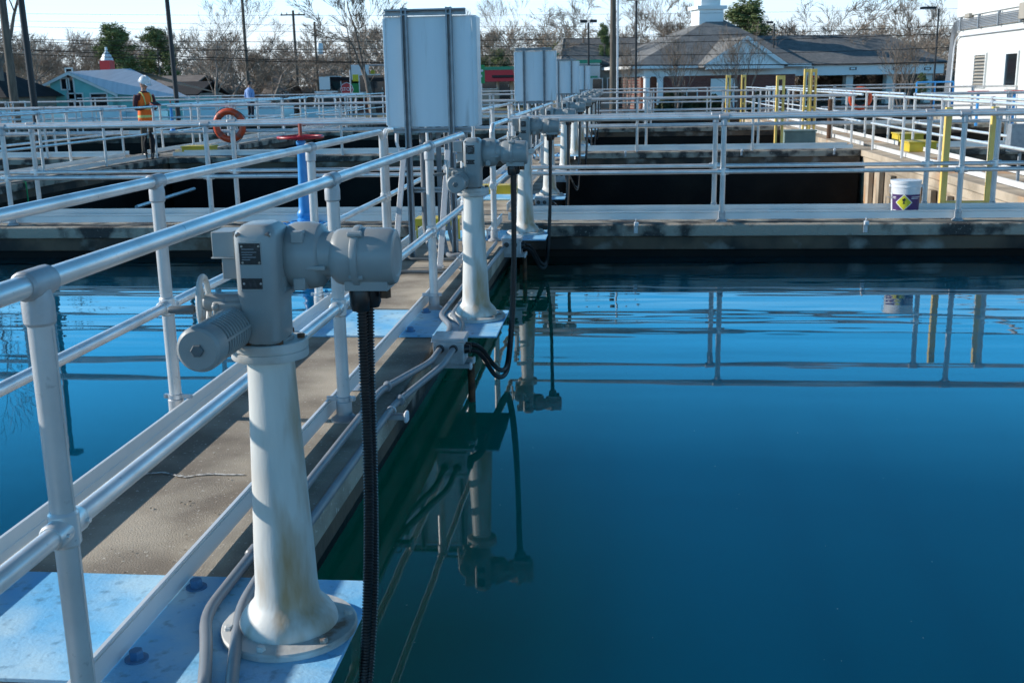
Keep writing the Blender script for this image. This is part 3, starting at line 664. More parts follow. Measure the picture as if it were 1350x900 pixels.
# ---------------------------------------------------------------- control cabinets on strut frames
def make_cabinet():
    r = thing('control_cabinet', '', 'cabinet', group='white control cabinets on strut frames along the main walkway')
    # local origin: middle of the near (back) face at deck level; the back faces -Y
    sh = MB(); sh.b2((-.375, .06, 1.075), (.375, .36, 1.955)); cab = sh.build('cabinet_shell', CAB, r, bevel=.005, smooth=0)
    MB().b2((.345, .05, 1.09), (.385, .058, 1.94)).build('edge_strip', CAB, cab, bevel=.004, smooth=0)
    MB().b2((-.385, .05, 1.09), (-.362, .058, 1.94)).build('edge_strip', CAB, cab, bevel=.004, smooth=0)
    def channel(a, b, w_=.048, nm='strut'):
        a = Vector(a); b = Vector(b); d = (b-a); q = Vector((0, 0, 1)).rotation_difference(d.normalized()); s = MB(); Lh = d.length
        M = Matrix.Translation(a) @ q.to_matrix().to_4x4(); h = w_/2
        s.box((0, h-.002, Lh/2), (w_, .004, Lh), M=M); s.box((-h+.002, -.002, Lh/2), (.004, w_-.004, Lh), M=M); s.box((h-.002, -.002, Lh/2), (.004, w_-.004, Lh), M=M)
        s.box((-h+.008, -h+.002, Lh/2), (.009, .004, Lh), M=M); s.box((h-.008, -h+.002, Lh/2), (.009, .004, Lh), M=M)
        return s.build(nm, STRUT, r, smooth=0)
    for x in (-.20, .165): channel((x, .025, .0), (x, .025, 2.02))
    channel((-.36, .03, 1.985), (.30, .03, 1.985), .05, 'crossbar'); channel((-.33, .07, 1.05), (.32, .07, 1.05), .041, 'crossbar'); channel((-.2, .05, .56), (.17, .05, .56), .041, 'crossbar')
    for x in (-.235, .13):
        MB().box((x, -.30, .44), (.045, .02, 1.08), rot=Matrix.Rotation(R_(36), 3, 'X') if False else Matrix.Rotation(-math.atan2(.6, .9), 3, 'X')).build('brace', ALU, r, bevel=.003, smooth=0)
        f = MB(); f.b2((x-.035, -.66, .002), (x+.035, -.58, .03)); f.build('foot', GALV, r, bevel=.006)
    for x, yy, rr in ((-.12, .2, .022), (-.05, .22, .016), (.02, .2, .022), (.08, .24, .016), (.25, .2, .02)):
        e = random.uniform(.05, .2); MB().tube(smooth_path([(x, yy, 1.08), (x, yy, .6), (x, yy, .25), (x+.03, yy-.06, .12), (x+.1, yy-.1-e, .03), (x+.2, yy-.12-e, .03)], 6), rr, 10).build('cable_conduit', PIPE, r)
    MB().tube(smooth_path([(-.31, .1, 1.03), (-.31, .08, .95), (-.29, .07, .88), (-.28, .06, .8)], 6), [.018-.0005*i for i in range(19)], 10).build('cable_gland', WPLA, r)
    return r
cb = make_cabinet()
for k in range(4):
    o = cb if k == 0 else copy_tree(cb)
    o.location = (-1.545, 9.0+PIT*k, 0)
    o['label'] = ['large white control cabinet on grey strut frame towering over the main walkway', 'second white control cabinet, in front of the burgundy awning', 'third white control cabinet, partly behind the second', 'last white control cabinet, half hidden at the end of the row'][k]

# floor pipes and yellow guard by the cabinet
for j, (y, lab) in enumerate(((8.15, 'dark conduit lying across the deck in front of the cabinet legs'), (8.75, 'dark conduit lying across the deck between the cabinet legs'))):
    conduit([(-1.9, y+.3, .02), (-1.75, y+.02, .02), (-1.32, y, .02)], lab, .014, m=ACTD)
yg = thing('yellow_guard', 'yellow kick guard on the deck beneath the large white cabinet', 'guard', (-1.9, 9.95, 0))
MB().b2((0, 0, .14), (.42, .02, .2)).b2((0, .0, .2), (.42, .25, .206)).build('guard_plate', YEL, yg, smooth=0)
MB().b2((.40, .021, .0), (.42, .06, .199)).b2((0, .021, 0), (.02, .06, .199)).build('guard_leg', YEL, yg, smooth=0)
yg2 = thing('yellow_guard', 'yellow kick guard behind the third pedestal', 'guard', (-1.2, 13.2, 0)); yg['group'] = yg2['group'] = 'yellow kick guards on the main walkway'
MB().b2((-.5, 0, .1), (.12, .02, .2)).b2((-.5, .0, .2), (.12, .25, .206)).build('guard_plate', YEL, yg2, smooth=0)

# ---------------------------------------------------------------- blue valve stand
def valve_stand(loc, label, sc=1):
    v = thing('valve_stand', label, 'valve stand', loc, 0, 'blue valve stands with red handwheels'); v.scale = (sc, sc, sc)
    MB().lathe([(.16, .002), (.16, .02), (.10, .022)], n=32).build('base_flange', BLUED, v)
    MB().lathe([(.085, .022), (.085, .045), (.075, .055), (.08, .075), (.085, .1), (.075, .125), (.066, .14), (.062, .2), (.05, .5), (.042, .8), (.045, .81), (.05, .815), (.05, .85), (.03, .862)], n=28).build('pedestal', BLUED, v)
    h = MB().torus((0, 0, .893), .228, .0155, n=40)
    for k in range(4): a = k*math.pi/2+.4; h.tube([(0, 0, .885), (math.cos(a)*.22, math.sin(a)*.22, .893)], .011, 8)
    h.lathe([(.035, .862), (.035, .905), (.025, .91)], n=16); h.build('handwheel', RED, v)
    MB().tube([(0, 0, .9), (0, 0, 1.03)], .02, 6).build('stem', REDP, v, smooth=20)
    return v
bp_ = thing('blue_plate', 'blue plate with bolts under the blue valve stand', 'steel plate', (-3.28, 11.2, 0), 0, 'blue steel plates under the actuators')
MB().b2((-.24, -.2, .002), (.24, .2, PLT)).build('plate', BLUED, bp_, bevel=.002, smooth=0)
for sx in (-.2, .2): MB().lathe([(.019, PLT), (.019, PLT+.026)], n=6).build('bolt', BLUED, bp_, smooth=20, loc=(sx, -.16, 0))
valve_stand((-3.3, 11.2, PLT), 'blue valve stand with red handwheel behind the close railing')
for px, Y, lab in ((600, 22.3, 'distant blue valve stand seen between the large cabinet legs and rail'), (226, 34, 'blue valve stand behind the worker in the orange vest')):
    p = at(px, 150, Y); valve_stand((p.x, p.y, .01), lab)

# ---------------------------------------------------------------- bucket
bk = thing('plastic_bucket', 'white plastic bucket with purple label and yellow diamond behind the toe board', 'bucket', (2.93, 11.62, .002))
MB().lathe([(.128, 0), (.13, .004), (.148, .30), (.152, .302), (.152, .318), (.147, .32), (.147, .338), (.153, .34), (.153, .365), (.147, .367)], n=40).build('pail', WPLA, bk)
MB().lathe([(.155, .352), (.155, .372), (.148, .374), (.12, .366), (0, .366)], n=40).build('lid', WPLA, bk)
lb = MB(); nn = 24
vs = []; fs = []
for i in range(nn+1):
    a = R_(-165 + 150*i/nn); 
    for z, r_ in ((.035, .1335), (.235, .1468)): vs.append((math.cos(a)*r_, math.sin(a)*r_, z))
for i in range(nn): fs.append((2*i, 2*i+2, 2*i+3, 2*i+1))
lab = MB().add(vs, fs).build('label_wrap', PURP, bk)
dm = MB(); Q = [(-.075, 0), (0, -.075), (.075, 0), (0, .075)]
def on_pail(u, v, off):
    z = .155+v; r_ = .1315+.0655*z*.95+off+.004; a = R_(-108)+u/r_; return (math.cos(a)*r_, math.sin(a)*r_, z)
def diamond(h, off, m, nm):
    d = MB(); N_ = 8; vs = []; fs = []
    for i in range(N_+1):
        for j in range(N_+1):
            a, b = -h+2*h*i/N_, -h+2*h*j/N_; vs.append(on_pail((a-b)/2, (a+b)/2, off))
    for i in range(N_):
        for j in range(N_): q = i*(N_+1)+j; fs.append((q, q+N_+1, q+N_+2, q+1))
    return d.add(vs, fs).build(nm, m, lab)
diamond(.086, .001, SIGNW, 'diamond_border'); diamond(.076, .0025, LABY, 'diamond')
fl = MB()
for (u, v, s_) in ((0, .022, .012), (-.010, .03, .008), (.009, .032, .009), (.002, .04, .006), (0, -.004, .010)):
    fl.add([on_pail(u-s_, v-s_, .004), on_pail(u+s_, v-s_, .004), on_pail(u+s_*.4, v+s_*1.3, .004), on_pail(u-s_*.5, v+s_, .004)], [(0, 1, 2, 3)])
fl.build('symbol', INK, lab, smooth=0)
for k, z in enumerate((.21, .195, .075, .06, .05)):
    for a0, a1 in ((-158, -140), (-80, -40 - 6*k)):
        vs = []; 
        for i in range(7):
            a = R_(a0+(a1-a0)*i/6); r_ = .1315+.0655*z+.0025+.002; vs += [(math.cos(a)*r_, math.sin(a)*r_, z-.0025), (math.cos(a)*r_, math.sin(a)*r_, z+.0025)]
        MB().add(vs, [(2*i, 2*i+2, 2*i+3, 2*i+1) for i in range(6)]).build('printed_line', SIGNW, lab, smooth=0)
for s_ in (-1, 1): MB().box((s_*.155, 0, .315), (.02, .03, .03)).build('handle_lug', WPLA, bk, bevel=.004)
MB().tube(smooth_path([(-.165, 0, .315), (-.17, -.02, .27), (-.15, -.06, .2), (-.09, -.13, .16), (0, -.155, .15)][:3] + [(-.172, .03, .2), (-.1, .14, .17), (0, .165, .16), (.1, .14, .17), (.165, 0, .315)], 5), .0025, 6).build('wire_handle', STEEL, bk)

# ---------------------------------------------------------------- yellow frames, boxes, lifebuoys
def gate_frame(x0, x1, y, h, label, bar=.02):
    t = thing('ladder_posts', label, 'ladder frame', (x0, y, 0), 0, 'yellow posts of the ladder openings')
    W_ = x1-x0
    for x in (0, W_): MB().b2((x-.034, -.03, .0), (x+.034, .03, h)).build('post', YELP, t, bevel=.006, smooth=0)
    MB().b2((.035, -.03, bar), (W_-.035, .03, bar+.06)).build('crossbar', YELP, t, bevel=.004, smooth=0)
gate_frame(3.5, 3.98, 12.32, 1.08, 'pair of tall pale yellow posts on the back edge of the first cross walkway')
def ladder_loop(px, Y, h, label, w_=.13):
    p = at(px, 150, Y); t = thing('ladder_loop', label, 'ladder rail', (p.x, p.y, 0), 0, 'yellow ladder hand loops')
    for s_ in (-1, 1): MB().b2((s_*w_/2-.024, -.05, 0), (s_*w_/2+.024, .05, h)).build('post', YELP, t, bevel=.008, smooth=0)
    MB().b2((-w_/2+.025, -.05, h-.08), (w_/2-.025, .05, h)).b2((-w_/2+.025, -.04, h*.4), (w_/2-.025, .04, h*.4+.05)).build('crossbar', YELP, t, smooth=0)
ladder_loop(1027.5, 23.75, 1.45, 'narrow pale yellow ladder loop left of the grey-green box')
ladder_loop(1062, 28.2, 1.6, 'pale yellow ladder loop, first of the close pair by the brick building corner', .11)
ladder_loop(1070.5, 28.6, 1.6, 'pale yellow ladder loop, taller look, second of the close pair by the brick building corner', .11)
ladder_loop(959, 35, 1.5, 'thin distant yellow ladder loop in front of the white brick-building door', .1)
ladder_loop(979, 35.5, 1.5, 'thin distant yellow ladder loop just past the white brick-building door', .1)

def hatch(px, py, z, dx, dy, dz, m, label, name='yellow_box', cat='box', group=None):
    p = gz(px, py, z); t = thing(name, label, cat, (p.x, p.y, z+.002), 0, group)
    MB().b2((-dx/2, -dy/2, 0), (dx/2, dy/2, dz)).build('box_body', m, t, bevel=.008, smooth=0)
    MB().b2((-dx/2-.02, -dy/2-.02, dz), (dx/2+.02, dy/2+.02, dz+.03)).build('lid', m, t, bevel=.006, smooth=0)
hatch(264, 203, 0, .64, .45, .15, YEL, 'yellow step box on the side walkway by the lifebuoy', 'yellow_box', 'box', 'yellow boxes on the walkways')
hatch(1210, 199, 0, .5, .7, .16, YEL, 'yellow box on the sunlit side walkway, the closer of two', 'yellow_box', 'box', 'yellow boxes on the walkways')
hatch(1196, 187, 0, .5, .7, .16, YEL, 'yellow box on the sunlit side walkway, the farther of two', 'yellow_box', 'box', 'yellow boxes on the walkways')
hatch(1052, 190, 0, .66, .5, .27, GRNB, 'grey-green equipment box beside the yellow ladder loop', 'equipment_box', 'box')

def lifebuoy(loc, tilt, label, rotz=0):
    t = thing('lifebuoy', label, 'lifebuoy', loc, rotz, 'orange lifebuoys hung on railings'); t.rotation_euler.x = tilt
    MB().torus((0, 0, 0), .285, .07, (0, -1, 0), 44, 16).build('ring', ORNG, t)
    for a in (45, 135, 225, 315):
        c = Vector((math.cos(R_(a))*.285, 0, math.sin(R_(a))*.285)); q = Vector((-math.sin(R_(a)), 0, math.cos(R_(a))))
        MB().tube([c-q*.035, c+q*.035], .0735, 16, caps=False).build('band', REDP, t)
    rp = MB(); P = [Vector((math.cos(2*math.pi*i/32)*(.36+.015*math.sin(i*math.pi/4)), -.01, math.sin(2*math.pi*i/32)*(.36+.015*math.sin(i*math.pi/4)))) for i in range(32)]
    rp.tube(P, .007, 6, closed=True); rp.build('rope', DARKB, t)
lifebuoy((-8.11, 22.44, .64), 0, 'orange lifebuoy with dark strap hung on the rail near the worker')
p = at(1134, 130, 34.6); lifebuoy((p.x, p.y, .75), 0, 'orange lifebuoy in front of the drive-through canopy')
# dark cloth tied to a post, rope over the coping
ct = MB(); c = at(193, 178, 18.2)
for i in range(8):
    a = random.uniform(0, 6.3); z0 = random.uniform(-.05, .16); ct.tube(smooth_path([(math.cos(a)*.05, math.sin(a)*.05, z0), (math.cos(a)*.1, math.sin(a)*.1, z0-.15), (math.cos(a)*.06, -.05, -.35-random.random()*.25)], 4), [.022, .026, .03, .028, .024, .02, .016, .012, .006], 7)
tag(ct.build('tied_cloth', DARKB, loc=(KX1-.2, 21.9, .45)), 'black rag knotted round a rail post in front of the worker', 'rag')
for j, px in enumerate((109, 113)):
    p = gz(px, 240, 0); MB_ = MB().tube([(0, 0, .02), (.03, 0, .01), (.035, 0, -.1), (.035, 0, -.55)], .012, 6)
    tag(MB_.build('green_rope', ROPE, loc=(KX1+.005, p.y+j*.35, 0)), 'green rope hanging over the edge of the side walkway, ' + ('closer strand', 'farther strand')[j], 'rope', 'green ropes')
st = MB().tube([at(180, 273, 16.5), at(256, 249, 19.8)], .03, 8); tag(st.build('floating_pole', GALV), 'pale pole lying slanted above the dark basin', 'pole')
# rusty pipe and fins in the sunlit far basin wall
for j in range(11):
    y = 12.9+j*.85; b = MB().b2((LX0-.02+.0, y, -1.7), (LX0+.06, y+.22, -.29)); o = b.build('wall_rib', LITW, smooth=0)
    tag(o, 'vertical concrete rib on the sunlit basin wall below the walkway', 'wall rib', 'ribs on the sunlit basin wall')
tag(MB().tube([(LX0-.12, 12.3, -.92), (LX0-.12, 18.6, -.92), (LX0+.1, 18.7, -.92)], .06, 12).build('rusty_pipe', RUST), 'rusty pipe running along the sunlit basin wall', 'pipe')
p = at(1092, 190, 26.5); tag(MB().tube([(0, 0, -1.2), (0, 0, .9)], .05, 10).build('rusty_post', RUST, loc=(p.x, p.y, 0)), 'thin rusty upright pipe beside the sunlit side wall', 'pipe')
tag(MB().b2((-.16, -.08, .42), (.16, .08, .78)).b2((-.02, -.02, .0), (.02, .02, .42)).build('meter_box', STRUT, bevel=.01, smooth=0, loc=(5.2, 15.0, 0)), 'small grey meter box on a post beside the pale yellow posts', 'meter box')

# ---------------------------------------------------------------- pale blue equipment covers beyond the basins
def pale_cover(px0, px1, py0, Y, depth, label, z0=GZ):
    a = at(px0, py0, Y); b = at(px1, py0, Y); t = thing('equipment_cover', label, 'equipment cover', (a.x, Y, z0), 0, 'pale blue covers beyond the basins')
    W_ = b.x-a.x; H_ = a.z-z0
    MB().b2((0, 0, 0), (W_, depth, H_)).build('cover_body', PALE, t, bevel=.03, smooth=0)
    f = MB(); n = max(1, int(W_/1.3))
    for i in range(1, n): f.b2((W_*i/n-.03, -.012, .05), (W_*i/n+.03, -.001, H_-.04))
    f.b2((-.03, -.03, H_+.002), (W_+.03, depth+.03, H_+.05)); f.build('cover_trim', CAB, t, smooth=0)
for px0, px1, py, Y, d, lab in ((-60, 47, 147, 47.5, 3, 'pale blue equipment cover at the edge near the dark-roofed house'), (82, 160, 146, 48.0, 3, 'pale blue equipment cover in front of the teal house, longer one'),
                             (163, 186, 148, 48.5, 3, 'pale blue equipment cover directly behind the worker'), (240, 330, 138, 49.5, 3, 'pale blue equipment cover behind the orange lifebuoy'),
                             (335, 362, 142, 49, 3, 'small pale blue equipment cover below the man in the blue shirt'), (395, 430, 144, 50, 2, 'small pale blue cover near the white cart')):
    pale_cover(px0, px1, py, Y, d, lab)
a = at(1172, 118, 48); t = thing('blue_rail_frame', 'bright blue tube frame in front of the white plant building', 'frame', (at(1208, 122, 40).x, 40, 0))
bw = at(1256, 122, 40).x - at(1208, 122, 40).x
for z in (.35, .75, 1.15): MB().tube([(0, 0, z), (bw, 0, z)], .03, 8).build('tube', BLUED, t)
for x in (0, bw/2, bw): MB().tube([(x, 0, 0), (x, 0, 1.15)], .03, 8).build('post', BLUED, t)
for px, lab in ((1290, 'red hand wheel low on the white plant building wall, closer to the louvre'), (1338, 'red hand wheel low on the white plant building wall, below the dark window')):
    p = at(px, 120, 32); t = thing('wall_valve', lab, 'hand wheel', (p.x, p.y, 0), 0, 'red hand wheels by the white building')
    MB().torus((0, 0, .92), .26, .03, n=24).tube([(-.25, 0, .92), (.25, 0, .92)], .025, 8).build('wheel', RED, t); MB().tube([(0, 0, 0), (0, 0, .94)], .04, 10).build('stem', BLUED, t)

# ---------------------------------------------------------------- white plant building
WX = at(1259, 100, 40).x
wb = thing('plant_building', 'white plant building with conduits along its sunlit wall, louvre and dark window', 'building', (WX, 40, 0))
def wally(px): d = ray(px, 90); return WX*d.y/d.x - 40
def wallz(px, py): d = ray(px, py); return CH + d.z*WX/d.x
s = MB(); s.b2((0, -22, GZ), (14, 0, wallz(1262, 24))); s.build('wall', WALLW, wb, smooth=0)
zt_ = wallz(1262, 24); MB().b2((-.06, -22.05, zt_+.001), (14, .06, zt_+.62)).build('parapet', WHT, wb, smooth=0)
y0, y1 = wally(1300), wally(1286); z0, z1 = wallz(1293, 113), wallz(1293, 73)
fr = MB(); fr.b2((-.06, y0-.07, z0-.07), (-.001, y0, z1+.07)).b2((-.06, y1, z0-.07), (-.001, y1+.07, z1+.07)).b2((-.06, y0, z1), (-.001, y1, z1+.07)).b2((-.06, y0, z0-.07), (-.001, y1, z0))
lo = fr.build('louvre', WHT, wb, smooth=0); sl_ = MB(); n = 9
for i in range(n): zc = z0+(z1-z0)*(i+.5)/n; sl_.box((-.03, (y0+y1)/2, zc), (.09, y1-y0-.004, .012), rot=Matrix.Rotation(R_(-40), 3, 'Y'))
sl_.build('slats', BEIGE, lo, smooth=0); MB().b2((-.008, y0+.002, z0+.002), (-.002, y1-.002, z1-.002)).build('backing', ACTD, lo, smooth=0)
y0, y1 = wally(1342), wally(1327); z0, z1 = wallz(1335, 115), wallz(1335, 71)
wn = MB().b2((-.05, y0-.08, z0-.06), (-.001, y0, z1+.08)).b2((-.05, y1, z0-.06), (-.001, y1+.08, z1+.08)).b2((-.05, y0, z1), (-.001, y1, z1+.08)).b2((-.05, y0, z0-.06), (-.001, y1, z0)).build('window', WHT, wb, smooth=0)
MB().b2((-.012, y0, z0), (-.004, y1, z1)).build('pane', GLASS, wn, smooth=0)
cz = wallz(1262, 39)
for j in range(7):
    z = cz - .02 + j*.048
    MB().tube(fillet([(-.09, -22, z), (-.09, .12+.04*j, z), (-.16-.02*j, .16+.05*j, GZ)], .5, 8), .02, 8).build('conduit', PIPE, wb)
for i in range(12): MB().b2((-.13, -21.5+i*1.9, cz-.07), (-.05, -21.42+i*1.9, cz+.36)).build('conduit_strap', STRUT, wb, smooth=0)
MB().tube(fillet([(-.07, -22, cz-.24), (-.07, .08, cz-.24), (-.12, .1, 0)], .5, 8), .025, 8).build('conduit', WPLA, wb)
MB().b2((-.16, -1.6, wallz(1262,27)), (-.03, -1.1, wallz(1262,27)+.14)).build('wall_lamp', BEIGE, wb, bevel=.02, smooth=0)
yv = wally(1349); MB().b2((-.2, yv-.4, 2.9), (-.002, yv+.2, 3.35)).build('vent_hood', BEIGE, wb, bevel=.02, smooth=0)

# ---------------------------------------------------------------- houses and shops
def gable_prism(mb, x0, x1, y0, y1, ze, zr, mi=0, over=.0, th=.12, along='y'):
    """two roof slopes; the ridge runs along y or x"""
    if along == 'y':
        xm = (x0+x1)/2
        for xa in (x0-over, x1+over):
            k = (zr-ze)/(abs(xm-x0)); zl = ze - k*over
            mb.add([(xa, y0, zl), (xm, y0, zr), (xm, y1, zr), (xa, y1, zl), (xa, y0, zl-th), (xm, y0, zr-th), (xm, y1, zr-th), (xa, y1, zl-th)], [(0, 1, 2, 3), (7, 6, 5, 4), (0, 4, 5, 1), (3, 2, 6, 7), (0, 3, 7, 4)], mi)
    else:
        ym = (y0+y1)/2
        for ya in (y0-over, y1+over):
            k = (zr-ze)/(abs(ym-y0)); zl = ze - k*over
            mb.add([(x0, ya, zl), (x0, ym, zr), (x1, ym, zr), (x1, ya, zl), (x0, ya, zl-th), (x0, ym, zr-th), (x1, ym, zr-th), (x1, ya, zl-th)], [(0, 1, 2, 3), (7, 6, 5, 4), (0, 4, 5, 1), (3, 2, 6, 7), (0, 3, 7, 4)], mi)
    return mb
def window(parent, x0, x1, z0, z1, y, fm=WHT):
    f = MB().b2((x0-.08, y-.05, z0-.08), (x0, y-.002, z1+.08)).b2((x1, y-.05, z0-.08), (x1+.08, y-.002, z1+.08)).b2((x0, y-.05, z1), (x1, y-.002, z1+.08)).b2((x0, y-.05, z0-.08), (x1, y-.002, z0)).build('window', fm, parent, smooth=0)
    MB().b2((x0, y-.012, z0), (x1, y-.004, z1)).build('pane', GLASS, f, smooth=0); return f

# dark-roofed house
p = at(-40, 110, 60); q = at(96, 124, 67); zr = at(0, 87, 63).z; ze = at(96, 124, 67).z
h = thing('house', 'beige house with a low dark shingle roof at the edge of the picture', 'house', (0, 0, 0))
MB().b2((p.x-8, 60, GZ), (q.x-.6, 66.5, ze)).build('wall', BEIGE, h, smooth=0)
r = MB(); x0, x1 = p.x-9, q.x; ym = 63.2; xr = q.x - 3.2
r.add([(x0, 59.4, ze-.1), (x1, 59.4, ze-.1), (xr, ym, zr), (x0, ym, zr), (x1, 67, ze-.1), (x0, 67, ze-.1)], [(0, 1, 2, 3), (1, 4, 2), (4, 5, 3, 2)]); r.build('roof', ROOFD, h, smooth=0)
for px in (-30, 5, 22): c = at(px, 134, 60); window(h, c.x-.45, c.x+.45, -.2, .75, 60)
c = at(-12, 130, 60); MB().b2((c.x-.4, 59.96, GZ+.05), (c.x+.4, 59.998, 1.0)).build('door', WHT, h, smooth=0)
# teal house: gable end toward the camera, long white metal roof
Y = 66; g0 = at(70, 111, Y); g1 = at(146, 125, Y); gp = at(93, 96, Y); e2 = at(238, 124, Y)
h = thing('house', 'teal house with white metal roof and a red louvred chimney', 'house', (0, 0, 0))
xa, xb = g0.x-.2, at(148, 125, Y).x; zp = gp.z; zl = at(70, 110, Y).z; zrr = at(146, 124, Y).z
s = MB(); s.add([(xa, Y, GZ), (xb, Y, GZ), (xb, Y, zrr), (gp.x, Y, zp), (xa, Y, zl), (xa, Y+8, GZ), (xb, Y+8, GZ), (xb, Y+8, zrr), (gp.x, Y+8, zp), (xa, Y+8, zl)],
    [(0, 1, 2, 3, 4), (9, 8, 7, 6, 5), (0, 4, 9, 5), (1, 6, 7, 2)])
s.b2((xb+.001, Y+.6, GZ), (e2.x, Y+7, zrr-.25)); s.build('wall', TEAL, h, smooth=0)
r = MB()
rp0 = at(93, 95, Y-.3); rp1 = at(172, 95, Y+4)
r.add([(gp.x, Y-.35, zp+.06), (xb+.5, Y-.35, zrr-.02), (e2.x+.6, Y+.2, zrr-.35), (at(172, 95, Y+4).x, Y+4, zp+.25)], [(0, 1, 2, 3)])
r.add([(gp.x, Y-.35, zp+.06), (at(172, 95, Y+4).x, Y+4, zp+.25), (e2.x+.6, Y+8, zrr-.4), (gp.x, Y+8.3, zp)], [(0, 1, 2, 3)])
r.add([(gp.x, Y-.35, zp+.07), (gp.x, Y+8.3, zp+.07), (xa-.5, Y+8.3, zl-.15), (xa-.5, Y-.35, zl-.15)], [(0, 1, 2, 3)])
r.build('roof', METR, h, smooth=0)
bm = MB(); bm.add([(gp.x, Y-.37, zp+.05), (xb+.5, Y-.37, zrr-.03), (xb+.5, Y-.37, zrr-.2), (gp.x, Y-.37, zp-.14)], [(0, 1, 2, 3)]).add([(gp.x, Y-.37, zp+.05), (gp.x, Y-.37, zp-.14), (xa-.5, Y-.37, zl-.32), (xa-.5, Y-.37, zl-.15)], [(0, 1, 2, 3)]).build('barge_board', WHT, h, smooth=0)
for px, py, hw_, hh in ((86, 111, .22, .3), (93, 111, .18, .9), (131, 133, .5, .4), (100, 133, .45, .4)): c = at(px, py, Y); window(h, c.x-hw_, c.x+hw_, max(.4, c.z-hh), c.z+hh, Y)
c = at(142, 88, Y+4); ch = MB().b2((c.x-.34, Y+3.6, zp-.6), (c.x+.34, Y+4.3, at(142, 80, Y+4).z)); co = ch.build('chimney', SIGNR, h, smooth=0)
zc = at(142, 80, Y+4).z; MB().lathe([(.42, zc), (.40, zc+.08), (.28, zc+.34), (.16, zc+.5), (.09, zc+.56), (.08, zc+.82), (.03, zc+.85)], (c.x, Y+4, 0), n=8).build('chimney_cap', CAB, co, smooth=20)
# three far roofs right of the teal house
for (px0, px1, pyr, pye, Y, rm, lab) in ((196, 255, 100, 113, 92, ROOFT, 'tan-roofed house seen between the worker and the black pole'), (215, 262, 108, 124, 84, ROOFD, 'low dark-roofed shed right of the white metal roof'), (345, 372, 103, 122, 95, ROOFT, 'small far house behind the bare thicket')):
    a = at(px0, pye, Y); b = at(px1, pye, Y); zt = at(px0, pyr, Y).z
    h = thing('house', lab, 'house', (0, 0, 0)); MB().b2((a.x+.3, Y+.4, GZ), (b.x-.3, Y+6, a.z)).build('wall', BEIGE, h, smooth=0)
    gable_prism(MB(), a.x, b.x, Y, Y+6.4, a.z, zt, over=.3, along='x').build('roof', rm, h, smooth=0); window(h, a.x+1.2, a.x+2.2, .9, min(2, a.z-.3), Y+.4)
# brick shops by the stop sign
def shop(px0, px1, pyt, Y, m, lab, awn=None, dep=9):
    a = at(px0, pyt, Y); b = at(px1, pyt, Y); h = thing('shop', lab, 'shop', (0, 0, 0))
    MB().b2((a.x, Y, GZ), (b.x, Y+dep, a.z)).build('wall', m, h, smooth=0); MB().b2((a.x-.15, Y-.15, a.z+.002), (b.x+.15, Y+dep, a.z+.3)).build('parapet', ROOFD if m in (BRICK, BRICKO) else GREENT, h, smooth=0)
    n = max(2, int((b.x-a.x)/3.5))
    for i in range(n):
        xx = a.x+(b.x-a.x)*(i+.5)/n
        if i == n//2: d = MB().b2((xx-.5, Y-.06, GZ+.02), (xx+.5, Y-.002, 2.1)).build('door', GLASS, h, smooth=0); MB().b2((xx+.36, Y-.1, .95), (xx+.42, Y-.061, 1.15)).build('handle', STEEL, d, smooth=0)
        else: window(h, xx-.8, xx+.8, .8, 2.1, Y)
    return h, a, b
shop(423, 481, 107, 100, BRICK, 'low dark red brick shop behind the stop sign')
shop(482, 503, 108, 88, BRICKO, 'small orange brick building with sunlit corner beside the large cabinet')
h, a, b = shop(632, 676, 93, 104, BEIGE, 'shop with a deep burgundy awning between the two largest cabinets')
aw = MB(); z1 = at(640, 92, 103).z; z0 = at(640, 108, 103).z; aw.add([(a.x-.5, 102.5, z0), (b.x+1, 102.5, z0), (b.x+1, 103.9, z1), (a.x-.5, 103.9, z1), (a.x-.5, 103.9, z0), (b.x+1, 103.9, z0)], [(0, 1, 2, 3), (0, 3, 4), (1, 5, 2), (0, 4, 5, 1)]); aw.build('awning', BURG, h, smooth=0)
c = at(662, 101, 102.4); MB().b2((c.x-1.0, 102.9, c.z-.08), (c.x+1.0, 102.98, c.z+.12)).build('awning_lettering', INK, h, smooth=0)
# white building with green trim
Y = 96; h = thing('shop', 'white building with green roof trim beside the bare pole', 'shop', (0, 0, 0)); a = at(752, 84, Y); b = at(791, 84, Y); c = at(811, 90, Y)
MB().b2((a.x-1, Y, GZ), (b.x, Y+9, a.z)).build('wall', WALLW, h, smooth=0); MB().b2((a.x-1.15, Y-.1, a.z+.002), (b.x+.1, Y+9, a.z+.28)).build('trim', GREENT, h, smooth=0)
zt = at(760, 74, Y+4).z; MB().b2((a.x-2.4, Y+4, GZ), (at(772, 75, Y+4).x, Y+12, zt)).build('rear_wall', BEIGE, h, smooth=0); MB().b2((a.x-2.5, Y+3.9, zt+.002), (at(772, 75, Y+4).x+.1, Y+12, zt+.25)).build('rear_trim', GREENT, h, smooth=0)
MB().b2((b.x+.002, Y+.6, GZ), (c.x, Y+8, at(800, 92, Y).z)).build('side_wing', BEIGE, h, smooth=0); MB().b2((a.x, Y-.03, 1.55), (b.x-.2, Y-.002, 1.75)).build('stripe', GREENT, h, smooth=0)
for i in range(3): window(h, a.x+.6+i*1.3, a.x+1.4+i*1.3, .6, 1.5, Y)
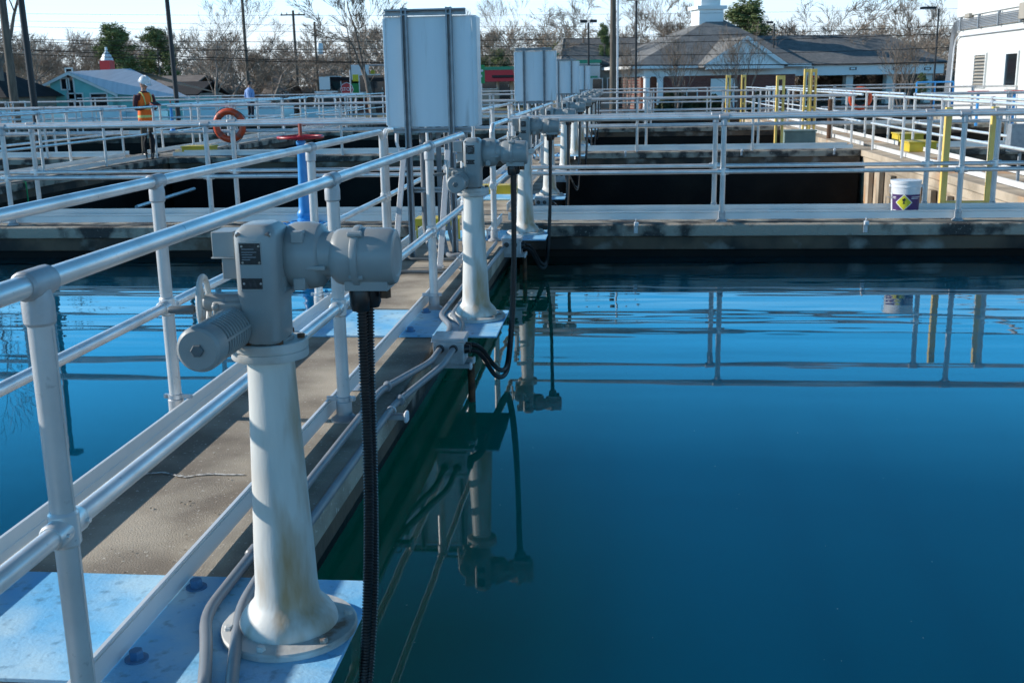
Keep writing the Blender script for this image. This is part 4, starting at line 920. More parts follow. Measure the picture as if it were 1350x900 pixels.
# brick bank: hipped roof, cupola, pediment, drive-through wing
Y = 90; h = thing('bank_building', 'brick building with hipped grey roof, white cupola and a drive-through canopy', 'building', (0, 0, 0))
A = at(851, 86, Y); B2 = at(1052, 83, Y); ze = at(1040, 84, Y).z; xl = A.x-.5; xr = at(1048, 84, Y).x; dep = 15
MB().b2((xl+.6, Y+.6, GZ), (xr-.3, Y+dep-.6, ze-.80)).build('wall', BRICK, h, smooth=0)
MB().b2((xl+.55, Y+.55, ze-.799), (xr-.25, Y+dep-.55, ze-.12)).build('frieze', TRIMW, h, smooth=0)
ap = at(944, 22, Y+dep/2) + Vector((1.7, 0, 0)); rf = MB(); x0, x1, ya, yb = xl-.6, xr+.5, Y-.2, Y+dep+.2
rf.add([(x0, ya, ze), (x1, ya, ze), (x1, yb, ze), (x0, yb, ze), (ap.x-.3, Y+dep/2, ap.z), (ap.x+.3, Y+dep/2, ap.z)], [(0, 1, 5, 4), (1, 2, 5), (2, 3, 4, 5), (3, 0, 4)]); rfo = rf.build('roof', ROOFG, h, smooth=0)
MB().b2((x0-.05, ya-.08, ze-.2), (x1+.05, ya, ze+.02)).b2((x1, ya, ze-.2), (x1+.08, yb, ze+.02)).b2((x0-.08, ya, ze-.2), (x0, yb, ze+.02)).build('gutter', TRIMW, h, smooth=0)
cu = MB(); cx, cy = at(931, 20, Y+dep/2).x + 1.9, Y+dep/2+.3; zb = at(931, 34, cy).z - .6
cu.b2((cx-.95, cy-.95, zb), (cx+.95, cy+.95, zb+2.0)).b2((cx-1.15, cy-1.15, zb+2.001), (cx+1.15, cy+1.15, zb+2.3)).b2((cx-.75, cy-.75, zb+2.301), (cx+.75, cy+.75, zb+3.5)).b2((cx-.95, cy-.95, zb+3.501), (cx+.95, cy+.95, zb+3.75))
cu.lathe([(.7, zb+3.751), (.68, zb+5.0), (.8, zb+5.05), (.5, zb+5.6), (.1, zb+7.4), (.0, zb+7.5)], (cx, cy, 0), n=8); cu.build('cupola', TRIMW, rfo, smooth=20)
# pediment
pa, pb, pt = at(915, 83, Y-1.4), at(1021, 83, Y-1.4), at(969, 47, Y-1.4); zb = ze+.02
pd = MB(); pd.add([(pa.x+.3, Y-1.2, zb), (pb.x-.3, Y-1.2, zb), (pt.x, Y-1.2, pt.z-.2)], [(0, 1, 2)]); pdo = pd.build('pediment', TRIMW, h, smooth=0)
gable_prism(MB(), pa.x, pb.x, Y-1.5, Y+5, zb, pt.z, th=.2).build('pediment_roof', ROOFG, pdo, smooth=0)
bb = MB()
for (xa_, za_, xb_, zb_) in ((pa.x-.1, zb-.1, pt.x, pt.z+.05), (pb.x+.1, zb-.1, pt.x, pt.z+.05)):
    bb.add([(xa_, Y-1.56, za_), (xb_, Y-1.56, zb_), (xb_, Y-1.56, zb_-.35), (xa_+(.5 if xa_ < xb_ else -.5), Y-1.56, za_-.02)], [(0, 1, 2, 3)])
bb.build('barge_board', TRIMW, pdo, smooth=0)
MB().b2((pa.x+.2, Y-1.3, zb-.35), (pb.x-.2, Y-1.22, zb)).build('cornice', TRIMW, pdo, smooth=0)
for px in (852, 868):
    c = at(px, 110, Y-.2); MB().lathe([(.32, GZ), (.32, GZ+.15), (.24, GZ+.2), (.22, ze-.95), (.3, ze-.85), (.3, ze-.81)], (c.x, Y-.1, 0), n=16).build('column', TRIMW, h)
c = at(949, 115, Y); d = MB().b2((c.x-.9, Y+.55, GZ+.02), (c.x+.9, Y+.597, at(949, 104, Y).z)).build('door', TRIMW, h, smooth=0); MB().b2((c.x+.3, Y+.5, .9), (c.x+.38, Y+.549, 1.3)).build('handle', STEEL, d, smooth=0)
for px in (895, 908, 1000, 1022): c = at(px, 126, Y); window(h, c.x-.5, c.x+.5, -.5, .5, Y+.6)
c = at(860, 112, Y-.1); MB().b2((c.x-.8, Y+.3, GZ), (c.x+.75, Y+.595, ze-.85)).build('porch_pier', BRICKO, h, smooth=0)
wx1 = at(1246, 83, Y+1).x; zr = at(1150, 42, Y+7).z
MB().b2((xr-.2, Y+1.0, ze-.95), (wx1, Y+1.15, ze-.13)).b2((wx1-.15, Y+1.151, ze-.95), (wx1, Y+13, ze-.13)).b2((xr, Y+1.151, ze-.94), (wx1-.151, Y+13, ze-.86)).build('canopy_fascia', TRIMW, h, smooth=0)
cr = MB(); cr.add([(xr-2, Y+.6, ze-.1), (wx1+.4, Y+.6, ze-.1), (wx1+.4, Y+14, ze-.1), (xr-2, Y+14, ze-.1), (xr-6, Y+7.3, zr), (wx1-1.5, Y+7.3, zr)], [(0, 1, 5, 4), (1, 2, 5), (2, 3, 4, 5)]); cr.build('canopy_roof', ROOFG, h, smooth=0)
for i, px in enumerate((1117, 1172, 1226)):
    c = at(px, 110, Y+2); b = MB().b2((c.x-.28, Y+1.7, GZ), (c.x+.28, Y+2.3, ze-.951)).build('canopy_pier', WALLW, h, smooth=0)
for px in (1066, 1123, 1182, 1226):
    c = at(px, 90, Y+.9); l_ = MB().b2((c.x-.45, Y+.9, c.z-.12), (c.x+.05, Y+.999, c.z+.1)).build('canopy_lamp', BLKP, h, smooth=0); MB().b2((c.x-.42, Y+.89, c.z-.08), (c.x-.05, Y+.899, c.z+.06)).build('lens', LAMPM, l_, smooth=0)
c = at(1053, 120, Y+.5); MB().tube([(c.x, Y+.45, GZ), (c.x, Y+.45, ze-.2)], .09, 8).build('downpipe', TRIMW, h)
MB().b2((xr+.2, Y+14, GZ), (xr+4, Y+14.3, 1.2)).build('rear_wall', CAB, h, smooth=0)
# left wing with a steep white gable
Yw = 99; a = at(797, 86, Yw); pk = at(799, 48, Yw); hx = at(835, 84, Yw).x
s = MB(); s.b2((a.x, Yw, GZ), (hx+3, Yw+9, a.z)); s.build('wing_wall', TRIMW, h, smooth=0)
r = MB(); zt = pk.z; r.add([(a.x-.6, Yw-.3, a.z), (hx+4, Yw-.3, a.z), (hx+4, Yw+4.5, zt), (pk.x+.6, Yw+4.5, zt), (a.x-.6, Yw+9.3, a.z), (hx+4, Yw+9.3, a.z)], [(0, 1, 2, 3), (0, 3, 4), (4, 3, 2, 5)]); r.build('wing_roof', ROOFG, h, smooth=0)
MB().add([(a.x-.62, Yw-.32, a.z), (pk.x+.6, Yw+4.5, zt+.06), (pk.x+.6, Yw+4.5, zt-.4), (a.x-.2, Yw-.32, a.z-.3)], [(0, 1, 2, 3)]).build('wing_barge_board', TRIMW, h, smooth=0)
bpv = Vector((A.x, 90, 0)); h.matrix_world = Matrix.Translation(bpv) @ Matrix.Rotation(R_(18), 4, 'Z') @ Matrix.Diagonal((1.167, 1, 1, 1)) @ Matrix.Translation(-bpv)
# red-white panels parked under the canopy and a hedge strip
for i, (px, wd_) in enumerate(((1068, 1.2), (1077, .5), (1083, .4), (1099, .7), (1106, .35), (1138, .6), (1206, .5), (1232, 1.0))):
    c = at(px, 103, 112); t = thing('banner_panel', ['red and white panel nearest the brick corner under the canopy', 'narrow red panel second under the canopy', 'narrow white panel third under the canopy', 'red and white panel left of the first canopy pier', 'slim red panel touching the first canopy pier', 'white panel with red foot right of the first canopy pier', 'red panel just left of the last canopy pier', 'red and white striped panel at the open end of the canopy'][i], 'panel', (c.x, 112, 0), 0, 'red and white panels beyond the canopy')
    MB().b2((-wd_/2, 0, GZ+.02), (wd_/2, .06, 1.5)).build('sheet', SIGNW if i in (2, 5) else SIGNR, t, smooth=0); MB().b2((-wd_/2, -.03, -.1), (-wd_*.1, -.001, 1.5)).b2((wd_*.25, -.03, -.3), (wd_*.45, -.001, 1.3)).build('stripe', SIGNW, t, smooth=0)

# ---------------------------------------------------------------- signs, poles, lamps
def at_ground(px, Y): p = at(px, 110, Y); return (p.x, Y, GZ)
t = thing('stop_sign', 'red octagonal STOP sign on a thin post by the brick shop', 'stop sign', at_ground(457, 62)); z = at(457, 118, 62).z-GZ; rr = .36
MB().tube([(0, .04, 0), (0, .04, z+.35)], .03, 8).build('post', GALV, t)
MB().lathe([(rr+.03, -.01), (rr+.03, .01)], (0, 0, z), (0, -1, 0), 8).build('plate_border', SIGNW, t, smooth=0).rotation_euler = (0, 0, 0)
so_ = MB().lathe([(rr, .011), (rr, .018)], (0, 0, z), (0, -1, 0), 8).build('plate', SIGNR, t, smooth=0)
def text(s_, loc, size, m, name, parent, rotz=0, ax='CENTER'):
    cu_ = bpy.data.curves.new(name, 'FONT'); cu_.body = s_; cu_.size = size; cu_.align_x = ax; cu_.align_y = 'CENTER'; cu_.extrude = .002; cu_.materials.append(m)
    tmp_ = bpy.data.objects.new(name, cu_); me_ = bpy.data.meshes.new_from_object(tmp_); bpy.data.objects.remove(tmp_); o = link(name, me_); o.parent = parent; o.location = loc; o.rotation_euler = (R_(90), 0, rotz); return o
text('STOP', (0, -.022, z), .27, SIGNW, 'lettering', t)
t = thing('fuel_sign', 'tall fuel station sign with yellow, white and green panels', 'sign', at_ground(475, 90)); z = at(475, 100, 90).z-GZ
MB().tube([(-.5, .1, 0), (-.5, .1, z+.9)], .07, 8).build('post', GALV, t)
MB().b2((-.75, -.1, z-.6), (.75, .1, z+.85)).build('panel', SIGNW, t, smooth=0); MB().b2((-.6, -.12, z-.45), (.6, -.101, z+.1)).build('emblem', LABY, t, smooth=0); zz = at(475, 117, 90).z-GZ; MB().b2((-.75, -.1, zz-.75), (.75, .1, zz+.7)).build('price_panel', GRN, t, smooth=0)
t = thing('street_sign', 'small green street sign on a post beside the large cabinet', 'sign', at_ground(635, 74)); z = at(635, 98, 74).z-GZ
MB().tube([(0, .03, 0), (0, .03, z+.6)], .035, 8).build('post', GALV, t); MB().b2((-.22, -.02, z-.6), (.22, .0, z+.6)).build('plate', GRN, t, smooth=0); MB().b2((-.12, -.03, z+.15), (.12, -.021, z+.3)).b2((-.12, -.03, z-.2), (.05, -.021, z-.05)).build('lettering', SIGNW, t, smooth=0)
t = thing('traffic_sign', 'white square road sign above the white cart', 'sign', at_ground(428, 80)); z = at(428, 110, 80).z-GZ
MB().tube([(0, .03, 0), (0, .03, z+.4)], .035, 8).build('post', GALV, t); MB().b2((-.4, -.02, z-.45), (.4, 0, z+.45)).build('plate', SIGNW, t, smooth=0)
t = thing('utility_cart', 'white rounded utility cart near the square road sign', 'cart', at_ground(430, 70))
MB().b2((-.9, -.5, .35), (.9, .5, .9)).b2((-.6, -.45, .901), (.5, .45, 1.0)).build('body', WPLA, t, bevel=.12, smooth=40)
MB().tube(fillet([(-.75, -.42, .9), (-.55, -.42, 1.95), (.5, -.42, 1.95), (.7, -.42, .9)], .3), .05, 8).b2((-.65, -.5, 1.93), (.6, .5, 2.02)).build('roof', WPLA, t, smooth=40); MB().b2((-.5, -.47, 1.05), (.45, -.45, 1.85)).build('window', GLASS, t, smooth=0)
for x in (-.55, .55): MB().cyl((x, -.52, .28), (x, -.4, .28), .28, 18).build('wheel', BLK, t)
t = thing('traffic_light', 'yellow traffic lights hanging over the road beside the large cabinet', 'traffic light', at_ground(500, 92)); z = at(488, 101, 92).z-GZ
MB().tube(fillet([(2.5, 0, 0), (2.5, 0, z+.9), (-2.4, 0, z+.9)], .4), .07, 8).build('mast', GALV, t)
for x in (-1.4, -.5): MB().b2((x-.17, -.15, z-.5), (x+.17, .15, z+.5)).build('signal_head', YEL, t, bevel=.03, smooth=0); 
# generic poles
def pole(px, Y, r0, r1, h_, m, label, name='utility_pole', cat='utility pole', group=None, lean=0):
    t = thing(name, label, cat, at_ground(px, Y), 0, group)
    MB().tube([(0, 0, 0), (lean*h_, 0, h_)], [r0, r1], 14).build('shaft', m, t); return t
pk_ = pole(43, 31, .10, .08, 10, BLKP, 'thick black steel pole before the dark-roofed house', 'steel_pole', 'pole', 'black steel poles', -.012)
pole(232, 35, .08, .065, 8.2, BLKP, 'black steel pole right of the worker', 'steel_pole', 'pole', 'black steel poles', -.012)
MB().box((-.12, 0, 10.05), (.6, .4, .16)).build('lamp_head', BLKP, pk_, bevel=.03, smooth=0)
def upole(px, Y, label, arms=(10.3,), H=11.5, r=.15, tr=False):
    t = pole(px, Y, r, r*.7, H, WOOD, label, group='timber utility poles')
    for z in arms:
        a = MB().b2((-1.2, -.13, z-.06), (1.2, -.03, z+.06)); ao = a.build('crossarm', WOOD, t, smooth=0)
        for x in (-1.1, -.6, .6, 1.1): MB().lathe([(.05, z+.061), (.07, z+.1), (.04, z+.16), (.05, z+.22), (.0, z+.24)], (x, -.08, 0), n=8).build('insulator', CAST, ao)
    if tr: MB().lathe([(.22, H-2.6), (.25, H-2.55), (.25, H-1.8), (.2, H-1.72), (0, H-1.7)], (.38, -.1, 0), n=16).build('transformer', CAB, t)
    return t
upole(16, 45, 'timber utility pole at the picture edge beside the black pole', H=10, arms=(9.2,), r=.19)
upole(327, 78, 'slim timber utility pole behind the man in the blue shirt', H=12, arms=(), r=.13)
upole(392, 105, 'distant timber pole with a wide crossarm behind the brown thicket', H=9.3, arms=(8.9,), r=.16)
upole(808, 47, 'tall timber pole with a silver riser in front of the white gabled wing', H=8.6, arms=(8.2,), r=.15)
MB_ = pole(814, 46.6, .045, .045, 9, GALV, 'silver conduit riser strapped beside the tall timber pole', 'pipe_riser', 'pipe')
upole(419, 92, 'timber pole with a grey transformer above the white cart', H=7.5, arms=(), r=.13, tr=True)
upole(463, 84, 'thin pale pole left of the fuel station sign', H=5.6, arms=(), r=.06)
def lamp_post(px, Y, pyt, label, arm=.5, m=BLKP, r=.075, two=False):
    h_ = at(px, pyt, Y).z-GZ; t = thing('street_lamp', label, 'street lamp', at_ground(px, Y), 0, 'parking lot lamp posts')
    MB().tube([(0, 0, 0), (0, 0, .5), (0, 0, .51), (0, 0, h_)], [r*2.2, r*2.2, r, r*.8], 10).build('post', m, t)
    for s_ in ((-1, 1) if two else (-1,)):
        hd = MB().box((s_*arm*.75, 0, h_+.08), (arm*1.1, .34, .16)).build('lamp_head', m, t, bevel=.03, smooth=0); MB().box((s_*arm*.75, 0, h_-.006), (arm*.8, .26, .008)).build('lens', LAMPM, hd, smooth=0)
    return t
lamp_post(838, 62, 1, 'black lamp post in front of the brick building porch', .4, two=True)
lamp_post(776, 70, 30, 'black lamp post by the white building with green trim', .4, two=True)
lamp_post(1231, 84, 12, 'lamp post with one arm behind the drive-through canopy', 1.0)
lamp_post(1018, 96, 31, 'short lamp post rising behind the roof beside the evergreen', .5)
pole(462, 60, .03, .03, 3.2, GALV, 'thin pale post next to the STOP sign', 'sign_post', 'post')
# overhead wires between poles off both edges of the picture
def wire(x0, z0, x1, z1, Y0, Y1, sag, label, r=.02):
    P = []
    for i in range(41): t_ = i/40; P.append((x0+(x1-x0)*t_, Y0+(Y1-Y0)*t_, z0+(z1-z0)*t_ - 4*sag*t_*(1-t_)))
    tag(MB().tube(P, r, 5).build('power_line', BLKP), label, 'power line', 'overhead power lines crossing the sky')
def wire_px(py0, py1, Y0, Y1, sag, label, r=.018, px0=-260, px1=1600):
    a = at(px0, py0, Y0); b = at(px1, py1, Y1); wire(a.x, a.z, b.x, b.z, Y0, Y1, sag, label, r)
for a_ in ((14, 2, 58, 70, .5, 'topmost faint overhead line', .007), (22, 30, 60, 72, .4, 'faint overhead line, second from the top', .007), (28, 44, 66, 66, .4, 'overhead line just under the two faint top ones', .009),
           (44, 14, 55, 60, .9, 'overhead line passing behind the top of the large cabinet', .014), (34, 44, 55, 60, 1.3, 'dark overhead line crossing the timber pole top', .014),
           (66, 30, 55, 60, .5, 'dark overhead line crossing the cupola roof', .014), (48, 70, 55, 60, 1.0, 'sagging dark overhead line across the pediment', .018), (60, 74, 55, 60, .7, 'lowest dark overhead line across the brick building roof', .018)): wire_px(*a_[:5], a_[5], a_[6])

# ---------------------------------------------------------------- people
def limb(mb, pts, rad, mi, n=12): mb.tube(smooth_path(pts, 5), list(np.interp(np.linspace(0, len(rad)-1, (len(pts)-1)*5+1), range(len(rad)), rad)), n, mi)
def torso_sections(mb, secs, mi, n=20):
    """secs: (x, y, z, half width, half depth)"""
    vs = []; fs = []
    for x, y, z, a, b in secs:
        for j in range(n): t_ = 2*math.pi*j/n; c_, s_ = math.cos(t_), math.sin(t_); vs.append((x+a*math.copysign(abs(c_)**.8, c_), y+b*math.copysign(abs(s_)**.8, s_), z))
    for i in range(len(secs)-1):
        for j in range(n): fs.append((i*n+j, i*n+(j+1) % n, (i+1)*n+(j+1) % n, (i+1)*n+j))
    fs.append(tuple(reversed(range(n)))); fs.append(tuple(range((len(secs)-1)*n, len(secs)*n))); mb.add(vs, fs, mi)
def hand(mb, w_, d, side, mi):
    """palm and curled fingers at wrist w_, pointing along d"""
    w_ = Vector(w_); d = Vector(d).normalized(); s_ = d.cross(Vector((0, 0, 1))).normalized()*side; u = s_.cross(d).normalized()*side
    mb.tube([w_, w_+d*.03, w_+d*.075, w_+d*.09], [.022, .036, .04, .03], 10, mi)
    for k, ln in enumerate((.07, .078, .073, .058)):
        b = w_+d*.08+s_*(.027-.018*k); mb.tube([b, b+d*ln*.5-u*.008, b+d*ln*.8-u*.03, b+d*ln*.8-u*.045], [.0095, .009, .008, .006], 7, mi)
    b = w_+d*.025+s_*.03; mb.tube([b, b+s_*.03+d*.025, b+s_*.03+d*.06], [.012, .011, .008], 7, mi)
def make_person(label, loc, rotz, hat, vest, top, legs, look=-.35, holding=True):
    t = thing('person', label, 'person', loc, rotz); t.scale = (.93, .93, .91)          # faces -Y
    b = MB()        # one figure: skin, sleeves, trousers, boots as material zones
    for s_ in (-1, 1):
        limb(b, [(s_*.085, 0, .93), (s_*.1, -.01, .72), (s_*.105, -.005, .5), (s_*.11, .02, .28), (s_*.115, .03, .1)], [.098, .088, .064, .056, .047], 2, 14)
        b.tube([(s_*.115, .05, .05), (s_*.118, .0, .05), (s_*.122, -.08, .04), (s_*.125, -.16, .03)], [.04, .048, .046, .03], 10, 3)
        b.tube([(s_*.115, .03, .13), (s_*.115, .03, .03)], [.054, .05], 12, 3)
    torso_sections(b, [(0, 0, .84, .15, .105), (0, 0, .93, .175, .12), (0, 0, 1.02, .165, .112), (0, 0, 1.12, .165, .115), (0, .005, 1.24, .185, .122), (0, .01, 1.35, .20, .115), (0, .015, 1.42, .175, .095), (0, .015, 1.47, .10, .075), (0, .01, 1.5, .062, .062)], 1)
    b.tube([(0, .01, 1.46), (0, -.005, 1.54), (0, -.01, 1.58)], [.06, .055, .054], 12, 0)
    if holding:
        for s_ in (-1, 1):
            limb(b, [(s_*.185, .01, 1.40), (s_*.235, .015, 1.26), (s_*.24, .0, 1.12), (s_*.17, -.13, 1.12), (s_*.075, -.27, 1.17)], [.07, .058, .05, .045, .034], 1); hand(b, (s_*.075, -.27, 1.17), (-s_*.35, -.8, .25), s_, 0)
    else:
        for s_ in (-1, 1):
            limb(b, [(s_*.185, .01, 1.40), (s_*.245, .02, 1.24), (s_*.26, .03, 1.1), (s_*.25, -.02, .96), (s_*.24, -.05, .86)], [.07, .058, .05, .045, .034], 1); hand(b, (s_*.24, -.05, .86), (0, -.1, -1), s_, 0)
    b.build('body', [SKIN, top, legs, BLK], t, smooth=60)
    hb = MB()
    hb.sphere((0, 0, .0), .1, 20, 14, 0, (.80, .98, 1.2)); hb.sphere((0, -.03, -.06), .062, 14, 8, 0, (.95, 1, 1))
    hb.tube([(0, -.09, .025), (0, -.112, -.02), (0, -.098, -.032)], [.010, .016, .008], 8, 0)
    for s_ in (-1, 1): hb.sphere((s_*.08, .005, -.005), .025, 8, 6, 0, (.4, .8, 1.2)); hb.sphere((s_*.032, -.083, .022), .012, 8, 6, 2)
    hb.box((0, -.092, -.062), (.045, .006, .008), 3)
    ho = hb.build('head', [SKIN, HAIR, INK, RED], t, smooth=60, loc=(0, -.03, 1.66)); ho.rotation_euler.x = look
    hv = MB().sphere((0, .03, .03), .1, 18, 12, 0, (.86, .9, 1.08)).build('hair', HAIR, ho, smooth=60)
    if hat:
        m = MB().lathe([(.128, .055), (.125, .075), (.118, .12), (.095, .165), (.055, .19), (0, .196)], n=24); m.lathe([(.150, .048), (.150, .055), (.12, .06)], n=24); m.b2((-.08, -.205, .05), (.08, -.11, .058)); m.tube([(0, -.1, .15), (0, 0, .203), (0, .1, .15)], .018, 8)
        m.build('hard_hat', WPLA, ho, smooth=50)
        g_ = MB().b2((-.072, -.106, .008), (.072, -.095, .038)).b2((-.078, -.1, .026), (-.072, .0, .034)).b2((.072, -.1, .026), (.078, .0, .034)); g_.build('sunglasses', GLASS, ho, smooth=0)
    if vest:
        v = MB(); torso_sections(v, [(0, 0, .80, .182, .132), (0, 0, .93, .186, .134), (0, 0, 1.03, .178, .128), (0, 0, 1.12, .178, .129), (0, .005, 1.24, .19, .134), (0, .01, 1.35, .185, .126), (0, .015, 1.43, .15, .105), (0, .015, 1.46, .11, .09)], 0)
        vo = v.build('safety_vest', HIVIS, t, smooth=60)
        for z0_, z1_, a_, b_ in ((.90, .955, .189, .137), (1.08, 1.12, .182, .133)): s2 = MB(); torso_sections(s2, [(0, 0, z0_, a_, b_), (0, 0, z1_, a_, b_)], 0); s2.build('reflective_band', HIVY, vo, smooth=60)
        for s_ in (-1, 1): MB().tube([(s_*.08, -.138, 1.1), (s_*.085, -.139, 1.24), (s_*.10, -.125, 1.36), (s_*.10, -.06, 1.455), (s_*.10, .02, 1.475), (s_*.09, .12, 1.38), (s_*.085, .142, 1.2)], .013, 6).build('reflective_band', HIVY, vo, smooth=60)
    return t
p = at(197, 200, 22.75)
make_person('person in white hard hat, sunglasses and orange vest looking down at held tablet', (p.x, 22.75, 0), R_(58), True, True, MAROON, KHAKI, look=.45)
tb = thing('tablet', 'small red-cased tablet held by the person in the orange vest', 'tablet', (p.x, 22.75, 0), R_(58)); MB().box((0, -.363, 1.10), (.2, .14, .012), rot=Matrix.Rotation(R_(25), 3, 'X')).build('case', RED, tb, bevel=.004, smooth=0); MB().box((0, -.365, 1.1085), (.18, .12, .004), rot=Matrix.Rotation(R_(25), 3, 'X')).build('screen', PLATE, tb, smooth=0)
p = at(329, 120, 44.9); make_person('person with short dark hair in a light blue shirt, back turned, far behind the railings', (p.x, 44.9, 0), R_(150), False, False, SHIRTB, DENIM, look=.1, holding=False)

# ---------------------------------------------------------------- trees
def bare_tree(seed, H, spread=.5, stems=1, up=.25, levels=6, trunk_h=.22, kids=3, tw=.011):
    rnd = random.Random(seed); T = MB(); C = MB()
    def rdir(d, ang):
        d = d.normalized(); a = Vector((rnd.gauss(0, 1), rnd.gauss(0, 1), rnd.gauss(0, 1))); a = (a - d*a.dot(d)).normalized(); return (d*math.cos(ang)+a*math.sin(ang)).normalized()
    def ribbon(P, r):
        a = rnd.random()*3.14; u = (P[-1]-P[0]).orthogonal().normalized(); u = Matrix.Rotation(a, 3, (P[-1]-P[0]).normalized()) @ u
        vs = []; n = len(P)
        for i, p in enumerate(P): k = r*(1-.6*i/(n-1)); vs += [p-u*k, p+u*k]
        C.add(vs, [(2*i, 2*i+1, 2*i+3, 2*i+2) for i in range(n-1)])
    def grow(p, d, ln, r, lev):
        P = [p]; R2 = [r]; n = 4 if lev < 3 else 2
        for i in range(n):
            d = (d + Vector((rnd.gauss(0, .12), rnd.gauss(0, .12), rnd.gauss(0, .08)+up*.12))).normalized(); p = p+d*ln/n; P.append(p); R2.append(r*(1-.45*(i+1)/n))
        if lev < 4: (T if lev < 2 else C).tube(P, R2, 8 if lev == 0 else 5 if lev < 3 else 3, caps=False)
        else: ribbon(P, max(r, tw))
        if lev >= levels: return
        k = rnd.randint(3, 4) if lev == 0 else rnd.randint(2, 3) if lev < 3 else kids+1
        for j in range(k):
            f = .3+.7*rnd.random() if j else 1.0; i0 = min(n-1, int(f*n)); q = P[i0].lerp(P[i0+1], f*n-i0) if f < 1 else P[-1]
            grow(q, rdir(d, (.25 if j == 0 else spread)*(0.7+.6*rnd.random())), ln*(.62+.22*rnd.random())*(.85 if lev > 2 else 1), R2[-1]*(.85 if j == 0 else .58), lev+1)
    for s_ in range(stems):
        d = Vector((0, 0, 1)) if stems == 1 else Vector((math.cos(6.28*s_/stems)*.28, math.sin(6.28*s_/stems)*.28, 1)).normalized()
        grow(Vector((0, 0, 0)) if stems == 1 else Vector((math.cos(6.28*s_/stems)*.12, math.sin(6.28*s_/stems)*.12, 0)), d, H*trunk_h*1.25, H*.017 if stems == 1 else H*.012, 0)
    return T.mesh('trunk', BARK, 60), C.mesh('crown', TWIG, 0)
def pine_tree(seed, H, w_=.3, base=.3, m=PINE):
    rnd = random.Random(seed); T = MB(); C = MB(); T.tube([(0, 0, 0), (.1, 0, H*.5), (0, .1, H*.97)], [H*.018, H*.013, H*.003], 8)
    vs = []; fs = []
    nb = 44
    for i in range(nb):
        z = H*(base+(1-base)*(i/nb)**.9); a = rnd.random()*6.28; ln = H*w_*(1-((z/H-base)/(1-base))**1.7*.75)*(.55+.5*rnd.random()); tip = Vector((math.cos(a)*ln, math.sin(a)*ln, z+ln*.25))
        b0 = Vector((0, 0, z)); T.tube([b0, b0.lerp(tip, .5)+Vector((0, 0, -.1)), tip], [.05, .035, .012], 4, caps=False)
        for c in range(9):
            f = .35+.65*rnd.random(); cc = b0.lerp(tip, f)+Vector((rnd.gauss(0, .3), rnd.gauss(0, .3), rnd.gauss(0, .22)+.15)); rr = H*.045*(.7+.6*rnd.random())
            for k in range(40):
                d = Vector((rnd.gauss(0, 1), rnd.gauss(0, 1), rnd.gauss(0, .7))).normalized(); q = cc+d*rr*rnd.random()**.5; u = Vector((rnd.gauss(0, 1), rnd.gauss(0, 1), rnd.gauss(0, .6))).normalized(); v = u.cross(d).normalized()*.045*H/10; u = u*.16*H/10
                o = len(vs); vs += [tuple(q-u), tuple(q+v), tuple(q+u), tuple(q-v)]; fs.append((o, o+1, o+2, o+3))
    C.add(vs, fs); return T.mesh('trunk', BARK, 60), C.mesh('crown', m, 0)
KIND = {'a': bare_tree(3, 10, .55, kids=4), 'b': bare_tree(11, 10, .45, up=.5, kids=4), 'c': bare_tree(23, 10, .62, up=.15, kids=4), 'd': bare_tree(31, 10, .5, trunk_h=.3, up=.4), 'm': bare_tree(5, 10, .36, stems=5, up=.9, levels=5, trunk_h=.26), 'p': pine_tree(2, 10), 'q': pine_tree(9, 10, .36, .18), 't': bare_tree(47, 10, .55, tw=.006)}
